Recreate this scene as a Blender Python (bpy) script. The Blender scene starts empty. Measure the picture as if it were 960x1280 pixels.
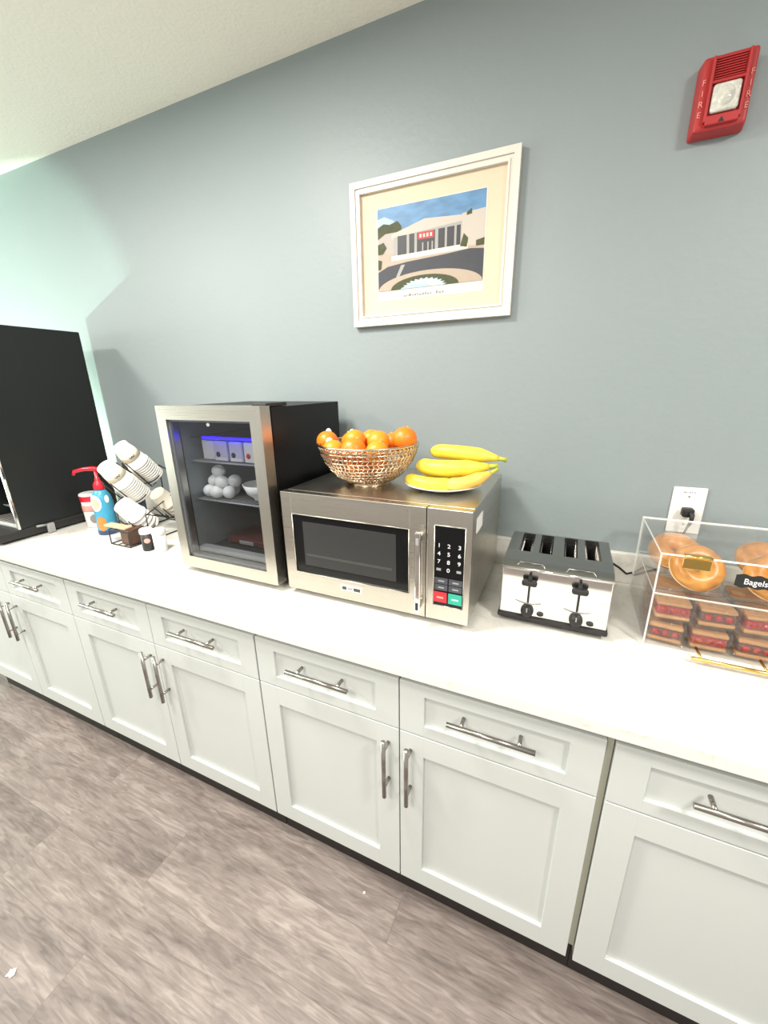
import bpy, bmesh, math, random
from mathutils import Vector, Matrix
random.seed(7)
S = bpy.context.scene
COL = S.collection
PI = math.pi

# ---------------------------------------------------------------- materials
def newmat(name):
    m = bpy.data.materials.new(name); m.use_nodes = True
    nt = m.node_tree
    return m, nt, nt.nodes, nt.links, nt.nodes['Principled BSDF']

def mat(name, col, rough=.5, metal=0., emit=None, es=0., coat=0., spec=.5, noise=0., nscale=30., bump=0., bscale=200., stretch=None, trans=0., sss=0.):
    m, nt, N, L, P = newmat(name)
    P.inputs['Base Color'].default_value = (*col, 1)
    P.inputs['Roughness'].default_value = rough
    P.inputs['Metallic'].default_value = metal
    P.inputs['Specular IOR Level'].default_value = spec
    P.inputs['Coat Weight'].default_value = coat
    P.inputs['Transmission Weight'].default_value = trans
    if sss:
        P.inputs['Subsurface Weight'].default_value = sss
        P.inputs['Subsurface Radius'].default_value = (.01, .006, .003)
    if emit:
        P.inputs['Emission Color'].default_value = (*emit, 1)
        P.inputs['Emission Strength'].default_value = es
    tc = N.new('ShaderNodeTexCoord'); mp = N.new('ShaderNodeMapping')
    L.new(tc.outputs['Object'], mp.inputs['Vector'])
    if stretch: mp.inputs['Scale'].default_value = stretch
    if noise:
        nz = N.new('ShaderNodeTexNoise'); nz.inputs['Scale'].default_value = nscale; nz.inputs['Detail'].default_value = 5
        L.new(mp.outputs[0], nz.inputs['Vector'])
        mx = N.new('ShaderNodeMix'); mx.data_type = 'RGBA'
        mx.inputs['A'].default_value = (*[c * (1 - noise) for c in col], 1)
        mx.inputs['B'].default_value = (*[min(1, c * (1 + noise)) for c in col], 1)
        L.new(nz.outputs['Fac'], mx.inputs['Factor']); L.new(mx.outputs['Result'], P.inputs['Base Color'])
    if bump:
        nb = N.new('ShaderNodeTexNoise'); nb.inputs['Scale'].default_value = bscale; nb.inputs['Detail'].default_value = 3
        L.new(mp.outputs[0], nb.inputs['Vector'])
        bp = N.new('ShaderNodeBump'); bp.inputs['Strength'].default_value = bump; bp.inputs['Distance'].default_value = .002
        L.new(nb.outputs['Fac'], bp.inputs['Height']); L.new(bp.outputs[0], P.inputs['Normal'])
    return m

def steel(name, col=(.62, .60, .57), rough=.28, stretch=(2, 2, 260), amp=.10):
    m, nt, N, L, P = newmat(name)
    P.inputs['Metallic'].default_value = 1
    tc = N.new('ShaderNodeTexCoord'); mp = N.new('ShaderNodeMapping'); mp.inputs['Scale'].default_value = stretch
    nz = N.new('ShaderNodeTexNoise'); nz.inputs['Scale'].default_value = 3; nz.inputs['Detail'].default_value = 4
    L.new(tc.outputs['Object'], mp.inputs['Vector']); L.new(mp.outputs[0], nz.inputs['Vector'])
    mr = N.new('ShaderNodeMapRange'); mr.inputs['To Min'].default_value = rough - amp * .5; mr.inputs['To Max'].default_value = rough + amp
    L.new(nz.outputs['Fac'], mr.inputs['Value']); L.new(mr.outputs[0], P.inputs['Roughness'])
    mx = N.new('ShaderNodeMix'); mx.data_type = 'RGBA'
    mx.inputs['A'].default_value = (*[c * .93 for c in col], 1); mx.inputs['B'].default_value = (*[min(1, c * 1.06) for c in col], 1)
    L.new(nz.outputs['Fac'], mx.inputs['Factor']); L.new(mx.outputs['Result'], P.inputs['Base Color'])
    bp = N.new('ShaderNodeBump'); bp.inputs['Strength'].default_value = .08; bp.inputs['Distance'].default_value = .0004
    L.new(nz.outputs['Fac'], bp.inputs['Height']); L.new(bp.outputs[0], P.inputs['Normal'])
    return m

def clear(name, tint=(1, 1, 1), ior=1.45, haze=0., hazecol=(.9, .9, .9), rough=.02, bump=0., bscale=40):
    """thin clear sheet: fresnel mix of see-through and gloss, optional milky share"""
    m = bpy.data.materials.new(name); m.use_nodes = True
    nt = m.node_tree; N = nt.nodes; L = nt.links
    N.remove(N['Principled BSDF']); out = N['Material Output']
    t = N.new('ShaderNodeBsdfTransparent'); t.inputs['Color'].default_value = (*tint, 1)
    g = N.new('ShaderNodeBsdfGlossy'); g.inputs['Roughness'].default_value = rough
    f = N.new('ShaderNodeFresnel'); f.inputs['IOR'].default_value = ior
    ge = N.new('ShaderNodeNewGeometry'); mi = N.new('ShaderNodeMix'); mi.data_type = 'FLOAT'
    mi.inputs['A'].default_value = ior; mi.inputs['B'].default_value = 1 / ior
    L.new(ge.outputs['Backfacing'], mi.inputs['Factor']); L.new(mi.outputs['Result'], f.inputs['IOR'])
    mx = N.new('ShaderNodeMixShader'); L.new(f.outputs[0], mx.inputs[0]); L.new(t.outputs[0], mx.inputs[1]); L.new(g.outputs[0], mx.inputs[2])
    last = mx
    if haze:
        d = N.new('ShaderNodeBsdfDiffuse'); d.inputs['Color'].default_value = (*hazecol, 1)
        m2 = N.new('ShaderNodeMixShader'); m2.inputs[0].default_value = haze
        L.new(mx.outputs[0], m2.inputs[1]); L.new(d.outputs[0], m2.inputs[2]); last = m2
    if bump:
        tc = N.new('ShaderNodeTexCoord'); nz = N.new('ShaderNodeTexNoise'); nz.inputs['Scale'].default_value = bscale
        L.new(tc.outputs['Object'], nz.inputs['Vector'])
        bp = N.new('ShaderNodeBump'); bp.inputs['Strength'].default_value = bump; bp.inputs['Distance'].default_value = .01
        L.new(nz.outputs['Fac'], bp.inputs['Height']); L.new(bp.outputs[0], g.inputs['Normal']); L.new(bp.outputs[0], f.inputs['Normal'])
    L.new(last.outputs[0], out.inputs['Surface'])
    return m

def ramp2(N, L, src, stops):
    r = N.new('ShaderNodeValToRGB'); L.new(src, r.inputs[0])
    e = r.color_ramp.elements
    while len(e) < len(stops): e.new(.5)
    for i, (p, c) in enumerate(stops):
        e[i].position = p; e[i].color = (*c, 1)
    return r

def floor_mat():
    m, nt, N, L, P = newmat('vinyl_planks')
    tc = N.new('ShaderNodeTexCoord'); mp = N.new('ShaderNodeMapping')
    mp.inputs['Location'].default_value = (.31, .05, 0)
    L.new(tc.outputs['Object'], mp.inputs['Vector'])
    br = N.new('ShaderNodeTexBrick'); br.offset = .37; br.squash = 1
    br.inputs['Scale'].default_value = 1; br.inputs['Brick Width'].default_value = 1.22; br.inputs['Row Height'].default_value = .178
    br.inputs['Mortar Size'].default_value = .0012; br.inputs['Mortar Smooth'].default_value = .2
    br.inputs['Color1'].default_value = (0, 0, 0, 1); br.inputs['Color2'].default_value = (1, 1, 1, 1); br.inputs['Mortar'].default_value = (.5, .5, .5, 1)
    L.new(mp.outputs[0], br.inputs['Vector'])
    # per-plank shift of the grain
    cx = N.new('ShaderNodeVectorMath'); cx.operation = 'SCALE'; cx.inputs['Scale'].default_value = 7.3
    L.new(br.outputs['Color'], cx.inputs[0])
    ad = N.new('ShaderNodeVectorMath'); ad.operation = 'ADD'; L.new(mp.outputs[0], ad.inputs[0]); L.new(cx.outputs[0], ad.inputs[1])
    m1 = N.new('ShaderNodeMapping'); m1.inputs['Scale'].default_value = (1.2, 4.2, 1); L.new(ad.outputs[0], m1.inputs['Vector'])
    n1 = N.new('ShaderNodeTexNoise'); n1.inputs['Scale'].default_value = 2.2; n1.inputs['Detail'].default_value = 8; n1.inputs['Roughness'].default_value = .62; n1.inputs['Distortion'].default_value = .7
    L.new(m1.outputs[0], n1.inputs['Vector'])
    m2 = N.new('ShaderNodeMapping'); m2.inputs['Scale'].default_value = (3.5, 26, 1); L.new(ad.outputs[0], m2.inputs['Vector'])
    n2 = N.new('ShaderNodeTexNoise'); n2.inputs['Scale'].default_value = 3; n2.inputs['Detail'].default_value = 6; n2.inputs['Distortion'].default_value = 1.2
    L.new(m2.outputs[0], n2.inputs['Vector'])
    a = N.new('ShaderNodeMath'); a.operation = 'MULTIPLY_ADD'; a.inputs[1].default_value = .52; L.new(n1.outputs['Fac'], a.inputs[0])
    b = N.new('ShaderNodeMath'); b.operation = 'MULTIPLY'; b.inputs[1].default_value = .48; L.new(n2.outputs['Fac'], b.inputs[0]); L.new(b.outputs[0], a.inputs[2])
    c = N.new('ShaderNodeMath'); c.operation = 'MULTIPLY_ADD'; c.inputs[1].default_value = .09; L.new(br.outputs['Color'], c.inputs[0])
    s = N.new('ShaderNodeMath'); s.operation = 'SUBTRACT'; s.inputs[1].default_value = .045; L.new(a.outputs[0], s.inputs[0]); L.new(s.outputs[0], c.inputs[2])
    r = ramp2(N, L, c.outputs[0], [(.32, (.082, .063, .057)), (.46, (.150, .121, .111)), (.56, (.212, .175, .160)), (.72, (.34, .29, .268))])
    mm = N.new('ShaderNodeMix'); mm.data_type = 'RGBA'; mm.inputs['B'].default_value = (.12, .09, .08, 1)
    fm = N.new('ShaderNodeMath'); fm.operation = 'MULTIPLY'; fm.inputs[1].default_value = .55; L.new(br.outputs['Fac'], fm.inputs[0])
    L.new(fm.outputs[0], mm.inputs['Factor']); L.new(r.outputs[0], mm.inputs['A'])
    L.new(mm.outputs['Result'], P.inputs['Base Color'])
    P.inputs['Roughness'].default_value = .42
    bp = N.new('ShaderNodeBump'); bp.inputs['Strength'].default_value = .15; bp.inputs['Distance'].default_value = .002
    L.new(n2.outputs['Fac'], bp.inputs['Height']); L.new(bp.outputs[0], P.inputs['Normal'])
    return m

def quartz_mat():
    m, nt, N, L, P = newmat('white_quartz')
    tc = N.new('ShaderNodeTexCoord')
    n1 = N.new('ShaderNodeTexNoise'); n1.inputs['Scale'].default_value = 9; n1.inputs['Detail'].default_value = 8; n1.inputs['Roughness'].default_value = .7; n1.inputs['Distortion'].default_value = 2
    L.new(tc.outputs['Object'], n1.inputs['Vector'])
    r = ramp2(N, L, n1.outputs['Fac'], [(.35, (.62, .60, .55)), (.46, (.73, .715, .67)), (.60, (.745, .73, .685)), (.66, (.69, .67, .63))])
    L.new(r.outputs[0], P.inputs['Base Color']); P.inputs['Roughness'].default_value = .22
    return m

def banana_mat():
    m, nt, N, L, P = newmat('banana_skin')
    tc = N.new('ShaderNodeTexCoord'); n = N.new('ShaderNodeTexNoise'); n.inputs['Scale'].default_value = 22; n.inputs['Detail'].default_value = 4
    L.new(tc.outputs['Object'], n.inputs['Vector'])
    r = ramp2(N, L, n.outputs['Fac'], [(.25, (.45, .30, .03)), (.36, (.83, .62, .05)), (.7, (.90, .72, .08)), (.9, (.85, .74, .16))])
    L.new(r.outputs[0], P.inputs['Base Color']); P.inputs['Roughness'].default_value = .42
    return m

def bagel_mat():
    m, nt, N, L, P = newmat('bagel_crust')
    tc = N.new('ShaderNodeTexCoord'); n = N.new('ShaderNodeTexNoise'); n.inputs['Scale'].default_value = 18; n.inputs['Detail'].default_value = 5; n.inputs['Distortion'].default_value = .6
    L.new(tc.outputs['Object'], n.inputs['Vector'])
    r = ramp2(N, L, n.outputs['Fac'], [(.3, (.34, .13, .02)), (.5, (.62, .26, .045)), (.7, (.74, .42, .12))])
    L.new(r.outputs[0], P.inputs['Base Color']); P.inputs['Roughness'].default_value = .35
    return m

M = dict(
    wall=mat('blue_grey_wall_paint', (.262, .306, .318), .48, bump=.35, bscale=55, noise=.03, nscale=3),
    ceiling=mat('textured_ceiling_paint', (.88, .86, .77), .9, bump=.9, bscale=90),
    floor=floor_mat(), quartz=quartz_mat(),
    cab=mat('white_cabinet_lacquer', (.565, .59, .575), .38),
    cabin=mat('cabinet_carcass', (.36, .36, .29), .6),
    kick=mat('black_toe_kick', (.018, .014, .012), .6),
    nickel=mat('brushed_nickel', (.40, .375, .345), .24, 1.),
    steel=steel('brushed_steel', (.55, .52, .465), .27, (2, 2, 240)),
    steelv=steel('brushed_steel_upright', (.55, .525, .475), .28, (240, 2, 2)),
    chrome=mat('polished_chrome', (.80, .80, .79), .08, 1.),
    black=mat('black_enamel', (.006, .006, .007), .42, spec=.3),
    blackgl=mat('black_gloss', (.006, .006, .007), .12, spec=.25),
    blackmat=mat('black_plastic', (.014, .013, .013), .5),
    dark=mat('dark_grey_plastic', (.028, .028, .028), .45, spec=.3),
    greyp=mat('grey_plastic', (.30, .30, .30), .4),
    liner=mat('grey_cooler_liner', (.19, .21, .205), .45),
    white=mat('white_plastic', (.82, .81, .78), .35),
    paper=mat('white_paper', (.84, .82, .77), .7),
    cream=mat('cream_paper', (.76, .69, .56), .7),
    beige=mat('beige_paper', (.60, .55, .47), .7),
    brown=mat('brown_carton', (.10, .050, .032), .6),
    tan=mat('tan_carton', (.56, .38, .24), .6),
    red=mat('red_plastic', (.62, .012, .03), .28),
    alarm=mat('alarm_red', (.42, .026, .028), .38),
    alarmlt=mat('alarm_worn_letters', (.80, .30, .26), .5),
    blue=mat('blue_bottle_label', (.05, .32, .50), .35, noise=.25, nscale=25),
    navy=mat('navy_bottle', (.03, .06, .14), .35),
    orangeink=mat('orange_label_ink', (.65, .22, .05), .45, noise=.3, nscale=60),
    peach=mat('peach_label_ink', (.80, .45, .34), .45),
    pink=mat('pink_label_ink', (.72, .32, .28), .5, noise=.2, nscale=70),
    orange=mat('orange_peel', (.90, .27, .012), .38, bump=.35, bscale=260, noise=.10, nscale=12),
    orangeb=mat('deep_orange_peel', (.84, .20, .010), .38, bump=.35, bscale=260, noise=.10, nscale=12),
    banana=banana_mat(),
    bananab=mat('ripe_banana_skin', (.80, .50, .10), .45, noise=.15, nscale=25),
    stem=mat('banana_stem', (.42, .46, .06), .6),
    tip=mat('banana_tip', (.10, .06, .02), .8),
    bagel=bagel_mat(), crumb=mat('bagel_cut_face', (.78, .60, .36), .8, noise=.1, nscale=60),
    cake=mat('tan_pastry', (.46, .24, .09), .75, noise=.2, nscale=60),
    jam=mat('red_filling', (.30, .008, .012), .2, noise=.4, nscale=40),
    choc=mat('dark_filling', (.09, .022, .018), .35, noise=.3, nscale=40),
    wrap=clear('clear_wrapper', (.97, .95, .94), 1.5, .02, (.9, .85, .82), .08, 1., 60),
    gold=mat('polished_brass', (.80, .55, .16), .2, 1.),
    goldwire=mat('champagne_metal', (.74, .60, .44), .25, 1.),
    acryl=clear('clear_acrylic', (.985, .985, .98), 1.42, .005, (.9, .88, .86)),
    acedge=mat('acrylic_cut_edge', (.84, .84, .82), .3),
    glass=clear('cooler_glass', (.80, .82, .84), 1.45),
    grille=mat('dim_rack_line', (.09, .09, .085), .5),
    lens=mat('clear_strobe_lens', (.66, .64, .57), .08, coat=1., noise=.6, nscale=70, bump=1., bscale=140),
    led=mat('blue_led', (.02, .02, .3), .4, emit=(.012, .003, 1.), es=6.),  # glow standing in for a blue reflection
    lamp=mat('cooler_display', (.8, .85, .6), .4, emit=(.8, .9, .6), es=.9),
    green=mat('green_key', (.02, .36, .25), .4), redkey=mat('red_key', (.60, .02, .035), .4),
    keytxt=mat('key_lettering', (.75, .75, .76), .5), greykey=mat('grey_key', (.055, .06, .075), .4),
    skyp=mat('printed_sky', (.09, .22, .40), .5, noise=.75, nscale=16, stretch=(1, 1, 2.2)),
    cloud=mat('printed_cloud', (.36, .47, .58), .6),
    bldg=mat('printed_building', (.50, .45, .40), .6), bldgsh=mat('printed_building_flank', (.40, .36, .33), .6),
    pdark=mat('printed_glazing', (.02, .022, .028), .5), pgrey=mat('printed_column', (.34, .33, .32), .6),
    road=mat('printed_asphalt', (.042, .044, .056), .6, noise=.15, nscale=40),
    pave=mat('printed_paving', (.42, .34, .27), .6, noise=.08, nscale=60),
    pgreen=mat('printed_hedge', (.06, .068, .028), .7, noise=.4, nscale=90), pred=mat('printed_red_banner', (.46, .05, .05), .6),
    fount=mat('printed_fountain', (.44, .58, .64), .6, noise=.2, nscale=50), ink=mat('faded_ink', (.26, .24, .22), .7),
    inkd=mat('dark_ink', (.05, .05, .05), .6),
    mat=mat('cream_picture_mat', (.66, .56, .42), .8), frame=mat('white_picture_frame', (.68, .645, .58), .4),
    sheet=mat('white_print_margin', (.70, .65, .57), .7),
    plate=mat('white_china', (.82, .82, .77), .18),
    chalk=mat('chalk_black', (.012, .012, .012), .6),
    crumbw=mat('white_scrap', (.85, .85, .84), .7),
    eggm=mat('white_shell', (.80, .79, .76), .45), lilac=mat('lilac_carton', (.62, .58, .80), .5),
)

# ---------------------------------------------------------------- mesh building
class MB:
    """collects shapes in world coordinates; build() links them as ONE mesh object"""
    def __init__(s): s.bm = bmesh.new(); s.slots = []
    def _mi(s, m):
        if m not in s.slots: s.slots.append(m)
        return s.slots.index(m)
    def _merge(s, t, m, smooth=False, M4=None):
        if M4 is not None: bmesh.ops.transform(t, matrix=M4, verts=t.verts)
        i = s._mi(m)
        for f in t.faces: f.material_index = i; f.smooth = smooth
        me = bpy.data.meshes.new('tmp'); t.to_mesh(me); t.free(); s.bm.from_mesh(me); bpy.data.meshes.remove(me)
        return s
    def box(s, lo, hi, m, bev=0., seg=2, M4=None, edge_mat=None):
        t = bmesh.new(); bmesh.ops.create_cube(t, size=1)
        lo = Vector(lo); hi = Vector(hi); c = (lo + hi) / 2; d = hi - lo
        for v in t.verts: v.co = Vector((v.co.x * d.x, v.co.y * d.y, v.co.z * d.z)) + c
        if bev: bmesh.ops.bevel(t, geom=t.edges[:], offset=min(bev, min(d) * .45), segments=seg, profile=.5, affect='EDGES')
        if edge_mat is not None:
            ei = s._mi(edge_mat); mi = s._mi(m)
            small = sorted(d)[0]
            k = list(d).index(small)
            s_faces = [abs(f.normal[k]) < .5 for f in t.faces]
            t.normal_update()
            flags = [abs(f.normal[k]) < .5 for f in t.faces]
            for f, fl in zip(t.faces, flags): f.material_index = ei if fl else mi
            if M4 is not None: bmesh.ops.transform(t, matrix=M4, verts=t.verts)
            me = bpy.data.meshes.new('tmp'); t.to_mesh(me); t.free(); s.bm.from_mesh(me); bpy.data.meshes.remove(me)
            return s
        return s._merge(t, m, False, M4)
    def lathe(s, prof, m, n=32, M4=None, smooth=True, c=(0, 0, 0)):
        """prof: list of (r, z); r == 0 closes"""
        t = bmesh.new(); rings = []
        for r, z in prof:
            if r <= 1e-6: rings.append([t.verts.new((c[0], c[1], c[2] + z))])
            else: rings.append([t.verts.new((c[0] + r * math.cos(2 * PI * k / n), c[1] + r * math.sin(2 * PI * k / n), c[2] + z)) for k in range(n)])
        for a, b in zip(rings, rings[1:]):
            for k in range(n):
                k2 = (k + 1) % n
                if len(a) == 1 and len(b) == 1: break
                if len(a) == 1: t.faces.new((a[0], b[k2], b[k]))
                elif len(b) == 1: t.faces.new((a[k], a[k2], b[0]))
                else: t.faces.new((a[k], a[k2], b[k2], b[k]))
        bmesh.ops.recalc_face_normals(t, faces=t.faces)
        return s._merge(t, m, smooth, M4)
    def tube(s, pts, r, m, n=8, closed=False, smooth=True, cap=True):
        """pts: list of points; r: number or list"""
        P = [Vector(p) for p in pts]; k = len(P)
        rs = r if isinstance(r, (list, tuple)) else [r] * k
        t = bmesh.new(); rings = []; up = None
        for i in range(k):
            if closed: d = P[(i + 1) % k] - P[i - 1]
            else: d = P[min(i + 1, k - 1)] - P[max(i - 1, 0)]
            d.normalize()
            if up is None:
                up = Vector((0, 0, 1)) if abs(d.z) < .9 else Vector((1, 0, 0))
            a = d.cross(up); a.normalize(); b = a.cross(d); up = b
            rings.append([t.verts.new(P[i] + (a * math.cos(2 * PI * q / n) + b * math.sin(2 * PI * q / n)) * rs[i]) for q in range(n)])
        prs = list(zip(rings, rings[1:])) + ([(rings[-1], rings[0])] if closed else [])
        for A, B in prs:
            for q in range(n): t.faces.new((A[q], A[(q + 1) % n], B[(q + 1) % n], B[q]))
        if not closed and cap:
            t.faces.new(rings[0][::-1]); t.faces.new(rings[-1])
        bmesh.ops.recalc_face_normals(t, faces=t.faces)
        return s._merge(t, m, smooth)
    def ball(s, c, r, m, sc=(1, 1, 1), u=24, v=16, M4=None):
        t = bmesh.new(); bmesh.ops.create_uvsphere(t, u_segments=u, v_segments=v, radius=r)
        for q in t.verts: q.co = Vector((q.co.x * sc[0], q.co.y * sc[1], q.co.z * sc[2]))
        X = Matrix.Translation(c)
        return s._merge(t, m, True, X @ M4 if M4 is not None else X)
    def poly(s, pts, m, d=(0, 0, 0)):
        """flat polygon; with d it is an extruded prism"""
        t = bmesh.new(); vs = [t.verts.new(p) for p in pts]; f = t.faces.new(vs)
        if Vector(d).length > 0:
            r = bmesh.ops.extrude_face_region(t, geom=[f])
            bmesh.ops.translate(t, vec=d, verts=[g for g in r['geom'] if isinstance(g, bmesh.types.BMVert)])
        bmesh.ops.recalc_face_normals(t, faces=t.faces)
        return s._merge(t, m, False)
    def build(s, name, parent=None, loc=None, label=None):
        """loc: world place of the object's own origin (top-level meshes); parts take their thing's origin"""
        org = Vector(loc) if loc is not None else (world_of(parent) if parent else Vector((0, 0, 0)))
        bmesh.ops.translate(s.bm, vec=-org, verts=s.bm.verts)
        me = bpy.data.meshes.new(name); s.bm.to_mesh(me); s.bm.free()
        for m in s.slots: me.materials.append(m)
        o = bpy.data.objects.new(name, me); COL.objects.link(o)
        if parent: o.parent = parent
        else: o.location = org
        if label: o['label'] = label
        return o

def world_of(o):
    v = Vector((0, 0, 0))
    while o is not None: v += o.location; o = o.parent
    return v
def tag(o, label, cat, group=None, kind=None):
    o['label'] = label; o['category'] = cat
    if group: o['group'] = group
    if kind: o['kind'] = kind
    return o
def thing(name, label, cat, loc, group=None):
    o = bpy.data.objects.new(name, None); COL.objects.link(o); o.location = loc; o.empty_display_size = .05
    return tag(o, label, cat, group)
def struct(o): o['kind'] = 'structure'; return o
def copy_tree(o, parent=None):
    c = o.copy(); COL.objects.link(c)
    if parent: c.parent = parent
    for ch in o.children: copy_tree(ch, c)
    return c
def text(name, body, size, loc, m, parent, rot=(PI / 2, 0, 0), ext=.0004, align='CENTER', sx=1.):
    cu = bpy.data.curves.new(name, 'FONT'); cu.body = body; cu.size = size; cu.extrude = ext
    cu.align_x = align; cu.align_y = 'CENTER'; cu.materials.append(m)
    o = bpy.data.objects.new(name, cu); COL.objects.link(o); o.parent = parent
    bpy.context.view_layer.update()
    me = bpy.data.meshes.new_from_object(o.evaluated_get(bpy.context.evaluated_depsgraph_get()))
    bpy.data.objects.remove(o)
    o = bpy.data.objects.new(name, me); COL.objects.link(o); o.parent = parent
    o.location = Vector(loc) - world_of(parent); o.rotation_euler = rot; o.scale = (sx, 1, 1)
    return o

# ---------------------------------------------------------------- the room
CZ = .883                 # worktop height
H = 2.52
b = MB(); b.box((-4.2, -4.2, -.05), (3.2, .12, 0), M['floor']); struct(b.build('floor'))
b = MB(); b.box((-4.2, -4.2, H), (3.2, .12, H + .06), M['ceiling']); struct(b.build('ceiling'))
b = MB(); b.box((-4.2, 0, 0), (3.2, .12, H), M['wall']); struct(b.build('wall_back'))

# ---------------------------------------------------------------- base cabinets
FY = -.65
def shaker(b, x0, x1, z0, z1, st=.065):
    y0, y1 = FY, FY + .019
    m = M['cab']
    b.box((x0, y0, z0), (x0 + st, y1, z1), m, .0012); b.box((x1 - st, y0, z0), (x1, y1, z1), m, .0012)
    st2 = st if z1 - z0 > .3 else .034
    b.box((x0 + st - .001, y0, z0), (x1 - st + .001, y1, z0 + st2), m, .0012)
    b.box((x0 + st - .001, y0, z1 - st2), (x1 - st + .001, y1, z1), m, .0012)
    b.box((x0 + st - .004, y0 + .009, z0 + st2 - .004), (x1 - st + .004, y1 - .001, z1 - st2 + .004), m)
def bar(b, p0, p1):
    b.tube([p0, p1], .006, M['nickel'], 14)
    P0, P1 = Vector(p0), Vector(p1)
    for t in (.17, .83):
        q = P0.lerp(P1, t)
        b.tube([q, (q.x, FY, q.z)], .0048, M['nickel'], 10)
HY = FY - .033
def cabinet(x0, x1, label, filler=False):
    w = x1 - x0; mid = (x0 + x1) / 2
    t = thing('base_cabinet', label, 'cabinet', (mid, -.33, 0), 'white shaker base cabinets under the worktop')
    b = MB(); yb = FY + .021
    b.box((x0 + .001, yb, .113), (x0 + .018, -.012, CZ - .037), M['cabin']); b.box((x1 - .018, yb, .113), (x1 - .001, -.012, CZ - .037), M['cabin'])
    b.box((x0 + .018, yb, .113), (x1 - .018, -.012, .131), M['cabin']); b.box((x0 + .018, yb, CZ - .055), (x1 - .018, -.012, CZ - .037), M['cabin'])
    b.box((x0 + .018, -.024, .131), (x1 - .018, -.012, CZ - .055), M['cabin']); b.box((x0 + .018, yb, .655), (x1 - .018, -.03, .67), M['cabin'])
    b.build('body', t)
    b = MB(); b.box((x0 + .001, FY + .040, 0), (x1 + (.0125 if filler else -.001), -.02, .112), M['kick']); b.build('toe_kick', t)
    if filler:
        b = MB(); b.box((x1, FY + .010, .15), (x1 + .0125, -.02, CZ - .037), M['cabin']); b.build('filler_strip', t, label='narrow unpainted grey-green strip in the gap')
    for i, (a, c) in enumerate(((x0, mid), (mid, x1))):
        a += .0015; c -= .0015
        b = MB(); shaker(b, a, c, .665, .820); d = b.build('drawer', t)
        b = MB(); cx = (a + c) / 2; bar(b, (cx - .097, HY, .762), (cx + .097, HY, .762)); b.build('handle', d, label='brushed nickel bar handle')
        b = MB(); shaker(b, a, c, .112, .661); d = b.build('door', t)
        hx = c - .030 if i == 0 else a + .030
        b = MB(); bar(b, (hx, HY, .450), (hx, HY, .640)); b.build('handle', d, label='brushed nickel bar handle')
    return t
cabinet(.0, .912, 'white two-door cabinet below the microwave and toaster', True)
cabinet(-.930, -.002, 'white two-door cabinet below the glass-fronted cooler and the cup rack')
cabinet(-1.86, -.932, 'white cabinet below the black machine at the far end of the worktop')
cabinet(.925, 1.84, 'white cabinet below the clear pastry case, beyond the wide gap')

# worktop
t = thing('worktop', 'long white quartz worktop on the white cabinets', 'worktop', (0, -.34, CZ - .033))
b = MB(); b.box((-2.2, -.675, CZ - .033), (2.1, -.001, CZ), M['quartz'], .003); b.build('slab', t)
b = MB(); b.box((-2.2, -.020, CZ + .0004), (2.1, -.0005, CZ + .102), M['quartz'], .002)
tag(b.build('backsplash', None, (0, -.01, CZ + .0004)), 'low white quartz upstand along the foot of the grey wall', 'backsplash')

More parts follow.
